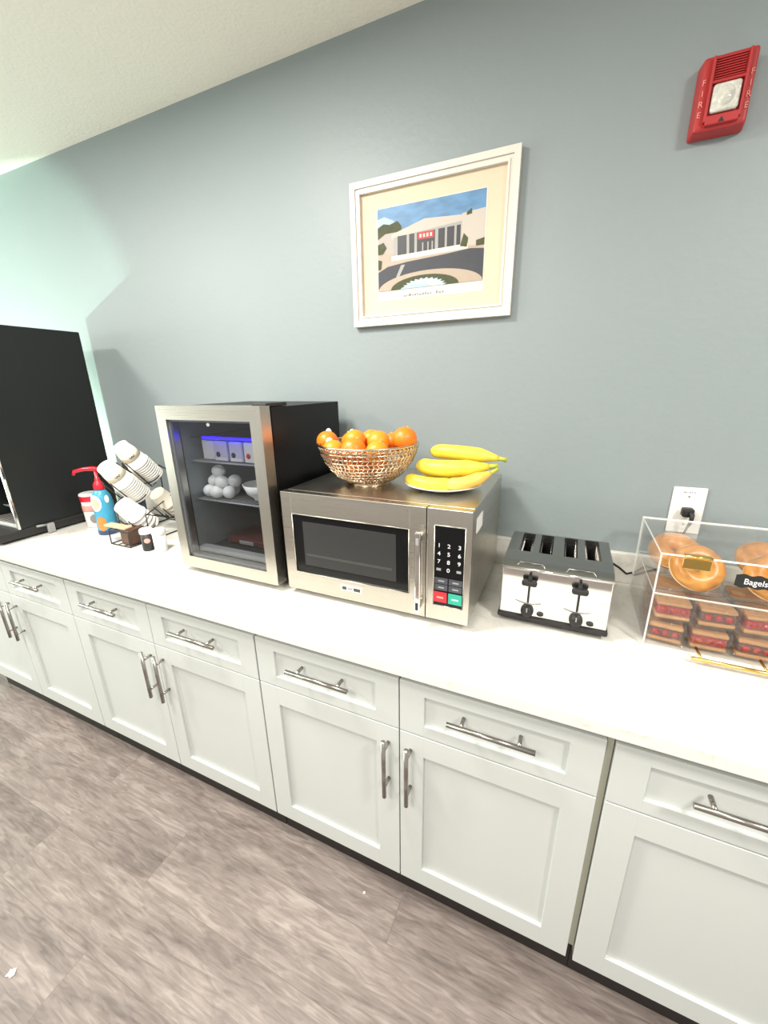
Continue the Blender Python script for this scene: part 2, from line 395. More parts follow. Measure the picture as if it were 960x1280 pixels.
# ---------------------------------------------------------------- microwave
def microwave():
    X0, X1, Y0, Y1, Z0, Z1 = .013, .585, -.488, -.04, CZ + .020, CZ + .335
    t = thing('microwave', 'stainless steel microwave with fruit standing on its top', 'microwave', (.3, -.26, CZ))
    b = MB(); b.box((X0 + .004, Y0 + .030, Z0 + .003), (X1 - .001, Y1, Z1), M['steel'], .003); b.build('casing', t)
    for x in (X0 + .06, X1 - .06):
        for y in (Y0 + .07, Y1 - .05):
            b = MB(); b.lathe([(0, 0), (.014, 0), (.017, .023), (0, .023)], M['blackmat'], 16, c=(x, y, CZ)); b.build('foot', t)
    # door: frame round the window
    xs = .468
    b = MB(); wx0, wx1, wz0, wz1 = .050, .420, .966, 1.153
    m = M['steel']; y1 = Y0 + .028
    b.box((X0, Y0, Z0), (wx0, y1, Z1), m, .002); b.box((wx1, Y0, Z0), (xs - .001, y1, Z1), m, .002)
    b.box((wx0 - .002, Y0, Z0), (wx1 + .002, y1, wz0), m, .002); b.box((wx0 - .002, Y0, wz1), (wx1 + .002, y1, Z1), m, .002)
    d = b.build('door', t)
    b = MB(); b.box((wx0 + .001, Y0 + .003, wz0 + .001), (wx1 - .001, y1 - .001, wz1 - .001), M['blackgl'], .002)
    b.box((wx0 + .033, Y0 + .0022, wz0 + .026), (wx1 - .038, Y0 + .004, wz1 - .022), M['dark'], .0005)
    for z in (wz0 + .058, wz0 + .062): b.box((wx0 + .04, Y0 + .0020, z), (wx1 - .05, Y0 + .0024, z + .0012), M['grille'])
    b.build('window', d, label='black door window')
    b = MB()
    for (p, q) in (((wx0, wz0), (wx1, wz0)), ((wx0, wz1), (wx1, wz1))): b.tube([(p[0], Y0 - .0005, p[1]), (q[0], Y0 - .0005, q[1])], .0014, M['steelv'], 6)
    for x in (wx0, wx1): b.tube([(x, Y0 - .0005, wz0), (x, Y0 - .0005, wz1)], .0014, M['steelv'], 6)
    b.build('window_trim', d)
    b = MB(); hy = Y0 - .034
    b.box((.447, hy, .930), (.463, hy + .010, 1.160), M['chrome'], .0045, 3)
    b.box((.449, hy + .008, .940), (.461, Y0 + .001, .958), M['steel'], .003); b.box((.449, hy + .008, 1.130), (.461, Y0 + .001, 1.148), M['steel'], .003)
    b.box((.451, hy - .001, .940), (.459, hy + .001, .962), M['blackmat'], .001); b.box((.451, hy - .001, 1.126), (.459, hy + .001, 1.144), M['greyp'], .001)
    b.build('handle', d, label='polished chrome door handle')
    b = MB(); b.box((.206, Y0 - .003, .934), (.276, Y0 + .001, .951), M['white'], .002)
    b.box((.211, Y0 - .0036, .937), (.226, Y0 - .002, .948), M['inkd'], .001); b.box((.230, Y0 - .0036, .940), (.246, Y0 - .002, .946), M['ink'], .001); b.box((.249, Y0 - .0036, .937), (.271, Y0 - .002, .948), M['inkd'], .001)
    b.build('badge', d)
    # control side
    b = MB(); b.box((xs + .001, Y0, Z0), (X1, Y0 + .028, Z1), M['steelv'], .002); c = b.build('control_frame', t)
    b = MB(); px0, px1, pz0, pz1 = .490, .569, .949, 1.174
    b.box((px0, Y0 - .0016, pz0), (px1, Y0 + .004, pz1), M['blackgl'], .0015)
    pan = b.build('control_panel', t, label='black key panel')
    b = MB()
    for (p, q) in (((px0, pz0), (px1, pz0)), ((px0, pz1), (px1, pz1)), ((px0, pz0), (px0, pz1)), ((px1, pz0), (px1, pz1))):
        b.tube([(p[0], Y0 - .001, p[1]), (q[0], Y0 - .001, q[1])], .0014, M['steelv'], 6)
    b.build('panel_rim', t)
    cols = [px0 + .013, px0 + .0385, px0 + .066]
    for r, row in enumerate(('123', '456', '789')):
        for k, ch in enumerate(row): text('key_number', ch, .0150, (cols[k], Y0 - .0022, 1.121 - r * .0222), M['keytxt'], pan, sx=1.15)
    text('key_number', '0', .0150, (cols[1], Y0 - .0022, 1.121 - 3 * .0222), M['keytxt'], pan, sx=1.15)
    for k in (0, 2):
        b = MB(); b.box((cols[k] - .006, Y0 - .0022, 1.051), (cols[k] + .006, Y0 - .0012, 1.058), M['greyp'], .0005); b.build('key', pan)
    for r in range(2):
        for k in range(2):
            x = px0 + .003 + k * .038; z = 1.014 - r * .019
            b = MB(); b.box((x, Y0 - .0024, z), (x + .035, Y0 - .0012, z + .017), M['greykey'], .001)
            b.box((x + .010, Y0 - .0028, z + .0065), (x + .026, Y0 - .0022, z + .0105), M['greyp']); b.build('key', pan)
    for x, mm, nm, lab in ((px0 + .001, 'redkey', 'stop_key', 'red key'), (px0 + .041, 'green', 'start_key', 'green key')):
        b = MB(); b.box((x, Y0 - .0034, .960), (x + .036, Y0 - .0012, .990), M[mm], .001)
        b.box((x + .009, Y0 - .0038, .972), (x + .027, Y0 - .0032, .977), M['pink'] if nm == 'stop_key' else M['fount']); b.build(nm, pan, label=lab)
    b = MB(); b.box((X1 - .0012, -.435, 1.145), (X1 + .0004, -.365, 1.185), M['white']); b.build('side_sticker', t)
microwave()
MT = CZ + .335      # microwave top

# ---------------------------------------------------------------- glass-door cooler
def cooler():
    X0, X1, Z0, Z1 = -.442, -.019, CZ + .022, 1.460
    t = thing('glass_door_cooler', 'small black cooler with steel-framed glass door between cup rack and microwave', 'cooler', ((X0 + X1) / 2, -.28, CZ))
    by0, by1 = -.452, -.070; bz0, bz1 = CZ + .010, 1.455
    b = MB(); k = M['black']
    b.box((X0, by0, bz0), (X0 + .035, by1, bz1), k, .002); b.box((X1 - .035, by0, bz0), (X1, by1, bz1), k, .002)
    b.box((X0 + .03, by0, bz1 - .035), (X1 - .03, by1, bz1), k, .002); b.box((X0 + .03, by0, bz0), (X1 - .03, by1, bz0 + .05), k, .002)
    b.box((X0 + .03, by1 - .03, bz0 + .04), (X1 - .03, by1, bz1 - .03), k); b.build('body', t)
    ix0, ix1, iz0, iz1 = X0 + .036, X1 - .036, bz0 + .051, bz1 - .036
    b = MB(); l = M['liner']
    b.box((ix0 - .001, by0 + .002, iz0), (ix0 + .002, by1 - .031, iz1), l); b.box((ix1 - .002, by0 + .002, iz0), (ix1 + .001, by1 - .031, iz1), l)
    b.box((ix0, by1 - .034, iz0), (ix1, by1 - .0305, iz1), l); b.box((ix0, by0 + .002, iz1 - .003), (ix1, by1 - .031, iz1), l)
    b.box((ix0, by0 + .002, iz0), (ix1, by1 - .031, iz0 + .003), M['dark'])
    b.box((ix0, by0 + .002, iz0 + .003), (ix1, by0 + .030, iz0 + .022), M['greyp'], .003); b.build('liner', t)  # light grey front lip stands in for the worktop's reflection
    for x in (X0 + .05, X1 - .05):
        for y in (by0 + .04, by1 - .04):
            b = MB(); b.lathe([(0, 0), (.016, 0), (.016, .0105), (0, .0105)], M['blackmat'], 16, c=(x, y, CZ)); b.build('foot', t)
    # door
    gx0, gx1, gz0, gz1 = -.402, -.060, .947, 1.417; y0, y1 = -.500, -.458
    b = MB(); A = (X0, X1, Z0, Z1); B = (gx0, gx1, gz0, gz1)
    def q(p1, p2, p3, p4, m):
        b.poly([(p[0], y0, p[1]) for p in (p1, p2, p3, p4)], m, (0, y1 - y0, 0))
    q((X0, Z0), (X1, Z0), (gx1, gz0), (gx0, gz0), M['steel']); q((X0, Z1), (gx0, gz1), (gx1, gz1), (X1, Z1), M['steel'])
    q((X0, Z0), (gx0, gz0), (gx0, gz1), (X0, Z1), M['steelv']); q((X1, Z0), (X1, Z1), (gx1, gz1), (gx1, gz0), M['steelv'])
    bmesh.ops.remove_doubles(b.bm, verts=b.bm.verts, dist=1e-5)
    d = b.build('door', t, label='brushed steel door frame')
    b = MB(); b.box((gx0 - .002, y0 + .008, gz0 - .002), (gx1 + .002, y0 + .0085, gz1 + .002), M['glass']); b.build('glass_pane', d)
    b = MB()
    for (lo, hi) in (((gx0, gz0), (gx0 + .006, gz1)), ((gx1 - .006, gz0), (gx1, gz1)), ((gx0, gz0), (gx1, gz0 + .006)), ((gx0, gz1 - .006), (gx1, gz1))):
        b.box((lo[0], y0 + .009, lo[1]), (hi[0], y0 + .016, hi[1]), M['greyp'])
    b.build('gasket', d)
    b = MB(); b.box((-.075, -.470, 1.4562), (X1 - .002, -.372, 1.467), M['blackmat'], .003); b.build('hinge_cover', t)
    # shelves
    for z in (1.272, 1.136):
        b = MB()
        for y in (-.425, -.120): b.tube([(ix0 + .002, y, z), (ix1 - .002, y, z)], .003, M['greyp'], 8)
        for i in range(22):
            x = ix0 + .008 + (ix1 - ix0 - .016) * i / 21; b.tube([(x, -.425, z), (x, -.120, z)], .0016, M['greyp'], 6)
        b.build('wire_shelf', t)
    b = MB(); b.box((ix0 + .003, -.415, 1.3500), (ix1 - .003, -.13, 1.3535), M['acryl'], edge_mat=M['dark']); b.build('glass_shelf', t)  # upper shelf added to carry the blue strip
    b = MB(); b.box((-.345, -.422, 1.3495), (ix1 - .004, -.4155, 1.3570), M['led'], .001); b.build('light_strip', t, label='glowing blue light strip')  # blue reflection in the glass, built as a glowing strip
    b = MB(); b.ball((-.288, by0 + .012, 1.398), .007, M['lamp'], (1, .4, .8), 14, 8); b.build('indicator_lamp', t)
    # contents: things of their own
    labs = ['white carton standing leftmost on the cooler top shelf', 'second white carton from the left on the cooler top shelf, grey round mark',
            'third white carton from the left on the cooler top shelf', 'carton with a red mark at the right end of the cooler top shelf']
    for i, x in enumerate((-.345, -.279, -.213, -.150)):
        z = 1.2762; y = -.385 + .012 * (i == 0); w = .028
        b = MB(); b.box((x - w, y - .028, z), (x + w, y + .028, z + .066), M['lilac'] if i in (1, 2) else M['paper'], .004)
        o = b.build('cream_carton', None, (x, y, z)); tag(o, labs[i], 'carton', 'cartons on the cooler top shelf')
        b = MB(); b.box((x - w + .003, y - .0288, z + .003), (x + w - .003, y - .0275, z + .012), M['white']); 
        if i: b.lathe([(0, 0), (.009, 0), (.009, .0012), (0, .0012)], M['red'] if i == 3 else M['dark'], 14, Matrix.Translation((x - .010, y - .0275, z + .022)) @ Matrix.Rotation(PI / 2, 4, 'X'))
        b.build('printed_mark', o)
    eggs = [(-.375, -.39, 0), (-.335, -.40, 0), (-.292, -.385, 0), (-.355, -.345, 0), (-.312, -.345, 0), (-.362, -.375, 1), (-.322, -.385, 1), (-.290, -.355, 1), (-.345, -.37, 2)]
    for i, (x, y, lv) in enumerate(eggs):
        z = 1.1384 + .0225 + lv * .034
        b = MB(); b.ball((0, 0, 0), .0225, M['eggm'], (1.12, 1, 1), M4=Matrix.Rotation(random.uniform(0, 3), 4, 'Z'))
        o = b.build('egg', None, (0, 0, 0)); o.location = (x, y, z)
        tag(o, 'white egg at the very top of the heap inside the cooler' if lv == 2 else ('white egg in the bottom layer of the heap inside the cooler' if lv == 0 else 'white egg in the middle layer of the heap inside the cooler'), 'egg', 'eggs heaped on the cooler lower shelf' if lv == 2 else 'eggs in one layer %s' % ('below' if lv == 0 else 'above'))
    b = MB(); b.lathe([(0, .004), (.020, .004), (.024, 0), (.030, 0), (.030, .006), (.052, .024), (.064, .056), (.061, .056), (.049, .028), (.026, .010), (0, .009)], M['white'], 40, c=(-.175, -.350, 1.1384))
    tag(b.build('white_bowl', None, (-.175, -.350, 1.1384)), 'white bowl standing beside the eggs inside the cooler', 'bowl')
    b = MB(); b.box((-.36, -.36, bz0 + .0545), (-.10, -.20, bz0 + .085), M['choc'], .010); b.box((-.30, -.363, bz0 + .062), (-.235, -.359, bz0 + .076), M['greyp'], .002)  # small grey block is a painted highlight on the pack
    tag(b.build('dark_food_pack', None, (-.2, -.3, bz0 + .0545)), 'dark wrapped food pack lying on the cooler floor', 'food pack')
cooler()

# ---------------------------------------------------------------- toaster
def toaster():
    X0, X1, Y0, Y1 = .650, .912, -.390, -.135
    zb, zf, zt = CZ + .028, 1.047, 1.066
    t = thing('toaster', 'polished steel four-slot toaster standing between microwave and pastry case', 'toaster', ((X0 + X1) / 2, (Y0 + Y1) / 2, CZ))
    b = MB()
    b.box((X0 + .004, Y0 + .010, CZ + .006), (X1 - .004, Y1 - .004, CZ + .020), M['blackmat'], .004)
    b.box((X0 - .004, Y0 - .004, CZ + .014), (X1 + .004, Y1 + .004, CZ + .028), M['blackmat'], .004); base = b.build('base', t, label='black plastic base')
    for x in (X0 + .03, X1 - .03):
        for y in (Y0 + .035, Y1 - .03):
            b = MB(); b.lathe([(0, 0), (.011, 0), (.011, .008), (0, .008)], M['blackmat'], 12, c=(x, y, CZ)); b.build('foot', t)
    # body section swept along x, slots cut by building the top from strips
    slots = [(.681, .715), (.733, .767), (.796, .831), (.850, .886)]
    sy0, sy1 = -.312, -.165
    b = MB(); m = M['chrome']
    b.box((X0, Y0 + .003, CZ + .0265), (X1, Y0 + .012, zf), m, .003)
    b.box((X0, Y1 - .012, zb), (X1, Y1, zf), m, .003)
    b.box((X0, Y0 + .010, zb), (X0 + .010, Y1 - .01, zf), m, .003); b.box((X1 - .010, Y0 + .010, zb), (X1, Y1 - .01, zf), m, .003)
    b.build('shell', t)
    b = MB(); m = M['steel2']
    n = 8
    sec = [(Y0 - .001, zf - .004), (Y0 - .003, zf + .001), (Y0 + .002, zf + .006), (Y0 + .018, zf + .014), (sy0, zt), (sy0, zt - .012), (sy0, zt - .014)]
    # front lip, rear lip
    def strip(prof, x0, x1):
        pts = [(x0, y, z) for y, z in prof]; b.poly(pts, m, (x1 - x0, 0, 0))
    strip([(Y0 - .001, zf - .003), (Y0 - .003, zf + .002), (Y0 + .006, zf + .008), (Y0 + .024, zf + .014), (sy0, zt), (sy0, zt - .020), (Y0 + .012, zf - .003)], X0, X1)
    strip([(sy1, zt), (Y1 - .022, zt - .001), (Y1 - .006, zf + .008), (Y1 + .001, zf - .003), (Y1 - .012, zf - .003), (sy1, zt - .020)], X0, X1)
    xs = [X0] + [v for s_ in slots for v in s_] + [X1]
    for i in range(0, len(xs), 2): b.box((xs[i], sy0 - .0005, zt - .020), (xs[i + 1], sy1 + .0005, zt), m)
    for x in (X0, X1):
        s_ = 1 if x == X0 else -1
        b.poly([(x, Y0 + .006, zf - .003), (x, Y0 + .024, zt - .008), (x, Y1 - .022, zt - .008), (x, Y1 - .006, zf - .003)], m, (s_ * .01, 0, 0))
    bmesh.ops.remove_doubles(b.bm, verts=b.bm.verts, dist=1e-6)
    b.build('top_cover', t, label='grey satin steel top')
    b = MB(); b.tube([(X0 - .001, Y0 - .002, zf + .002), (X1 + .001, Y0 - .002, zf + .002)], .0042, M['chrome'], 10)
    for c in (.722, .840): # shallow raised brow above each lever
        b.tube([(c - .036, Y0 + .004, zf + .006), (c - .030, Y0 + .016, zf + .0125), (c + .026, Y0 + .016, zf + .0125), (c + .033, Y0 + .004, zf + .006)], .0015, M['nickel'], 8)
    b.build('edge_trim', t)
    for (a, c) in slots:
        b = MB(); b.box((a, sy0, CZ + .04), (c, sy1, CZ + .043), M['blackmat'])
        for x in (a + .001, c - .002): b.box((x, sy0, CZ + .043), (x + .001, sy1, zt - .02), M['blackmat'])
        for y in (sy0, sy1 - .001): b.box((a, y, CZ + .043), (c, y + .001, zt - .02), M['blackmat'])
        for i in range(7):
            y = sy0 + .012 + i * (sy1 - sy0 - .024) / 6
            for x in (a + .004, c - .004): b.tube([(x, y, CZ + .045), (x, y, zt - .006)], .0009, M['nickel'], 5)
        for x in (a + .004, c - .004): b.tube([(x, sy0 + .002, zt - .008), (x, sy1 - .002, zt - .008)], .0012, M['nickel'], 5)
        b.build('bread_slot', t)
    for c in (.7215, .8405):
        b = MB(); b.box((c - .0028, Y0 + .0015, .950), (c + .0028, Y0 + .006, 1.038), M['blackmat'], .001); b.build('lever_slit', t)
        b = MB(); b.box((c - .004, Y0 - .012, 1.008), (c + .004, Y0 + .004, 1.030), M['blackmat'], .002)
        b.box((c - .019, Y0 - .022, 1.008), (c + .019, Y0 - .006, 1.024), M['blackmat'], .006, 3)
        b.box((c - .010, Y0 - .0228, 1.013), (c + .010, Y0 - .0215, 1.020), M['dark'], .001)
        b.box((c - .003, Y0 - .020, 1.022), (c + .003, Y0 - .006, 1.036), M['blackmat'], .002); b.build('lever', t)
        b = MB(); R = Matrix.Rotation(PI / 2, 4, 'X')
        b.lathe([(0, 0), (.0165, 0), (.0165, .004), (.0145, .014), (.012, .016), (0, .016)], M['blackmat'], 28, Matrix.Translation((c, Y0 + .003, .927)) @ R)
        b.box((c - .0014, Y0 - .0145, .930), (c + .0014, Y0 - .012, .941), M['greyp']); b.build('browning_knob', t)
        b = MB(); b.lathe([(0, 0), (.0085, 0), (.0085, .004), (.007, .006), (0, .006)], M['blackmat'], 18, Matrix.Translation((c + .033, Y0 + .003, .923)) @ R @ Matrix.Diagonal((1, .62, 1, 1))); b.build('button', t)
        # pressed line arc under the slit
        b = MB(); b.tube([(c - .032 + .064 * i / 10, Y0 + .0022, .953 - .006 * math.sin(PI * i / 10)) for i in range(11)], .0010, M['nickel'], 6); b.build('arc_groove', t)
    b = MB(); b.tube([(.895, Y1 + .002, .960), (.905, -.115, .978), (.93, -.095, .982), (.96, -.080, .960), (.985, -.062, .935), (1.01, -.050, .940), (1.035, -.042, .962), (1.06, -.040, .955), (1.085, -.036, .92), (1.11, -.032, .892), (1.15, -.034, .8875), (1.2, -.032, .8875)], .0034, M['blackmat'], 8); b.build('cord', t)
M['steel2'] = mat('satin_steel_top', (.30, .30, .285), .30, 1.)
toaster()

# ---------------------------------------------------------------- outlet with plug
t = thing('wall_outlet', 'white wall outlet plate above the pastry case', 'outlet', (1.115, -.003, 1.141))
b = MB(); b.box((1.074, -.007, 1.071), (1.157, -.0005, 1.211), M['white'], .003, 3); b.build('cover_plate', t)
b = MB(); b.lathe([(0, 0), (.018, 0), (.018, .003), (0, .003)], M['white'], 28, Matrix.Translation((1.115, -.0065, 1.141)) @ Matrix.Rotation(PI / 2, 4, 'X')); b.build('socket', t)
for z in (1.184, 1.098):
    b = MB(); b.lathe([(0, 0), (.003, 0), (.003, .001), (0, .001)], M['greyp'], 12, Matrix.Translation((1.115, -.0065, z)) @ Matrix.Rotation(PI / 2, 4, 'X')); b.build('screw', t)
b = MB()
for i, w in enumerate((.007, .003, .006, .004, .005)): b.box((1.100 + i * .0062, -.0075, 1.195), (1.100 + i * .0062 + w * .7, -.0068, 1.198), M['ink'])
b.build('lettering', t)
t = thing('power_plug', 'black power plug and cord in the white wall outlet', 'plug', (1.115, -.03, 1.141))
b = MB(); b.box((1.100, -.040, 1.128), (1.129, -.0098, 1.154), M['blackmat'], .006, 3); b.build('plug_body', t)
b = MB(); b.tube([(1.118, -.034, 1.145), (1.122, -.046, 1.138), (1.122, -.048, 1.12), (1.118, -.046, 1.105)], [.007, .0065, .005, .004], M['blackmat'], 10)
b.tube([(1.118, -.046, 1.11), (1.112, -.043, 1.08), (1.108, -.040, 1.04), (1.107, -.045, .99), (1.11, -.05, .93), (1.13, -.055, .8875), (1.20, -.056, .887)], .0033, M['blackmat'], 8); b.build('cord', t)

# ---------------------------------------------------------------- pastry case
def case():
    X0, X1, Y0, Y1, Z0, Z1 = .996, 1.400, -.370, -.085, CZ, 1.129
    th = .004; A, E = M['acryl'], M['acedge']
    t = thing('pastry_case', 'clear acrylic pastry case with brass handle bar on the worktop', 'display case', ((X0 + X1) / 2, (Y0 + Y1) / 2, CZ))
    b = MB(); b.box((X0, Y0 + th, Z0 + .0005), (X0 + th, Y1, Z1), A, edge_mat=E); b.build('side_panel', t)
    b = MB(); b.box((X1 - th, Y0 + th, Z0 + .0005), (X1, Y1, Z1), A, edge_mat=E); b.build('side_panel', t)
    b = MB(); b.box((X0 + th, Y1 - th, Z0 + .0005), (X1 - th, Y1, Z1), A, edge_mat=E); b.build('back_panel', t)
    b = MB(); b.box((X0 + th, Y0 + th, Z0 + .0005), (X1 - th, Y1 - th, Z0 + .005), A, edge_mat=E); b.build('bottom_panel', t)
    b = MB(); b.box((X0, Y0, Z1 + .0003), (X1, Y1, Z1 + .0043), A, edge_mat=E); b.build('lid', t)
    b = MB(); b.box((X0 + th, Y0 + .006, 1.024), (X1 - th, Y1 - th - .001, 1.028), A, edge_mat=E); b.build('shelf', t)
    b = MB(); b.box((X0, Y0, 1.030), (X1, Y0 + th - .0005, Z1), A, edge_mat=E); f1 = b.build('upper_door', t)
    b = MB(); b.box((X0, Y0, Z0 + .0005), (X1, Y0 + th - .0005, 1.0285), A, edge_mat=E); f2 = b.build('lower_door', t)
    b = MB(); b.box((1.041, Y0 - .004, 1.103), (1.092, Y0 - .0002, 1.1275), M['gold'], .001); b.box((1.041, Y0 - .002, Z1 + .0045), (1.092, Y0 + .010, Z1 + .0065), M['gold'], .001)
    b.tube([(1.041, Y0 - .003, Z1 + .004), (1.092, Y0 - .003, Z1 + .004)], .003, M['gold'], 8); b.build('hinge', t, label='brass hinge')
    b = MB(); b.tube([(1.088, Y0 - .038, .899), (1.360, Y0 - .038, .899)], .0045, M['gold'], 10); hb = b.build('handle_bar', f2, label='long brass handle bar')
    for x in (1.106, 1.225, 1.34):
        b = MB(); b.tube([(x, Y0 - .038, .899), (x - .004, Y0, .906)], .003, M['gold'], 8); b.build('bar_post', f2)
    # scalloped black name tag on the upper door
    b = MB(); x0, x1, zc = 1.139, 1.232, 1.092
    pts = []; n = 28; hh = .0165
    for i in range(n + 1): pts.append((x0 + (x1 - x0) * i / n, Y0 - .0008, zc + hh - .0018 * (1 + math.cos(2 * PI * i * 3.5 / n))))
    for i in range(n, -1, -1): pts.append((x0 + (x1 - x0) * i / n, Y0 - .0008, zc - hh + .0018 * (1 + math.cos(2 * PI * i * 3.5 / n))))
    b.poly(pts, M['chalk'], (0, -.0012, 0)); s = b.build('name_tag', f1, label='scalloped black name tag')
    text('lettering', 'Bagels', .0190, (1.1745, Y0 - .0024, zc - .001), M['keytxt'], t, sx=.88)
case()

def bagel(c, r, rr, rx, rz, label):
    t = thing('bagel', label, 'bagel', c, 'bagels on the upper shelf of the case')
    R = Matrix.Translation(c) @ Matrix.Rotation(rz, 4, 'Z') @ Matrix.Rotation(rx, 4, 'X')
    b = MB(); prof = []
    for k in range(17):
        a = -PI * .5 + PI * 2 * k / 16
        wob = 1
        prof.append((r + rr * math.cos(a), rr * .92 * math.sin(a)))
    b.lathe(prof, M['bagel'], 48, R); 
    for v in b.bm.verts:
        v.co += (v.co - Vector(c)) * .012 * math.sin(v.co.x * 90 + v.co.z * 70)
    b.build('crust', t)
    b = MB(); b.lathe([(r - rr * 1.00, -.001), (r - rr * .98, .0015), (r + rr * 1.00, .0015), (r + rr * 1.012, -.001)], M['crumb'], 48, R); b.build('cut_edge', t)
bagel((1.087, -.300, 1.080), .0335, .0235, math.radians(52), .1, 'golden bagel leaning at the case front, directly under the brass hinge')
bagel((1.068, -.170, 1.068), .0330, .0270, math.radians(30), -.2, 'pale bagel lying behind the front-most bagel, by the case side')
bagel((1.235, -.296, 1.078), .0335, .0235, math.radians(48), -.15, 'bagel leaning behind the black name tag')
bagel((1.260, -.165, 1.068), .0330, .0270, math.radians(28), .2, 'bagel lying at the back of the shelf behind the black name tag')

def pastry(c, rz, kind, label, grp):
    t = thing('wrapped_pastry', label, 'pastry', c, grp)
    x, y, z = c; w, d = .036, .036
    R = Matrix.Translation(c) @ Matrix.Rotation(rz, 4, 'Z')
    b = MB(); b.box((-w, -d, .002), (w, d, .012), M['cake'], .004, M4=R); b.build('bottom_slice', t)
    b = MB(); b.box((-w * .98, -d * .98, .0122), (w * .98, d * .98, .0360), M['jam'] if kind else M['choc'], .006, M4=R)
    for k in range(3): b.ball(R @ Vector((-.02 + .02 * k, -d * .9, .025)), .009, M['jam'], u=12, v=8)
    b.build('filling', t)
    b = MB(); b.box((-w, -d, .0362), (w, d, .0470), M['cake'], .006, M4=R); b.build('top_slice', t)
    b = MB(); tt = bmesh.new(); bmesh.ops.create_cube(tt, size=1)
    for v in tt.verts: v.co = Vector((v.co.x * (w * 2 + .008), v.co.y * (d * 2 + .008), v.co.z * .056 + .0285))
    bmesh.ops.subdivide_edges(tt, edges=tt.edges[:], cuts=5, use_grid_fill=True)
    for v in tt.verts: v.co += Vector((random.uniform(-.0022, .0022), random.uniform(-.0035, .0035), random.uniform(-.001, .0)))
    b._merge(tt, M['wrap'], False, R)
    b.build('wrapper', t)
rw = ['front', 'back']; cn = ['at the case end nearest the toaster', 'in the middle column', 'in the column under the name tag']
for ix, x in enumerate((1.047, 1.133, 1.219)):
    for iy, y in enumerate((-.312, -.222)):
        for iz in range(2):
            pastry((x + random.uniform(-.002, .002), y, CZ + .0065 + iz * .064), random.uniform(-.13, .13), (ix + iz + iy) % 2,
                   'wrapped %s-filled pastry in the %s row of the case, %s layer, %s' % ('red' if (ix + iz + iy) % 2 else 'dark', rw[iy], ['lower', 'upper'][iz], ['toaster end', 'middle column', 'column under name tag'][ix]), 'wrapped pastries in the bottom of the case')

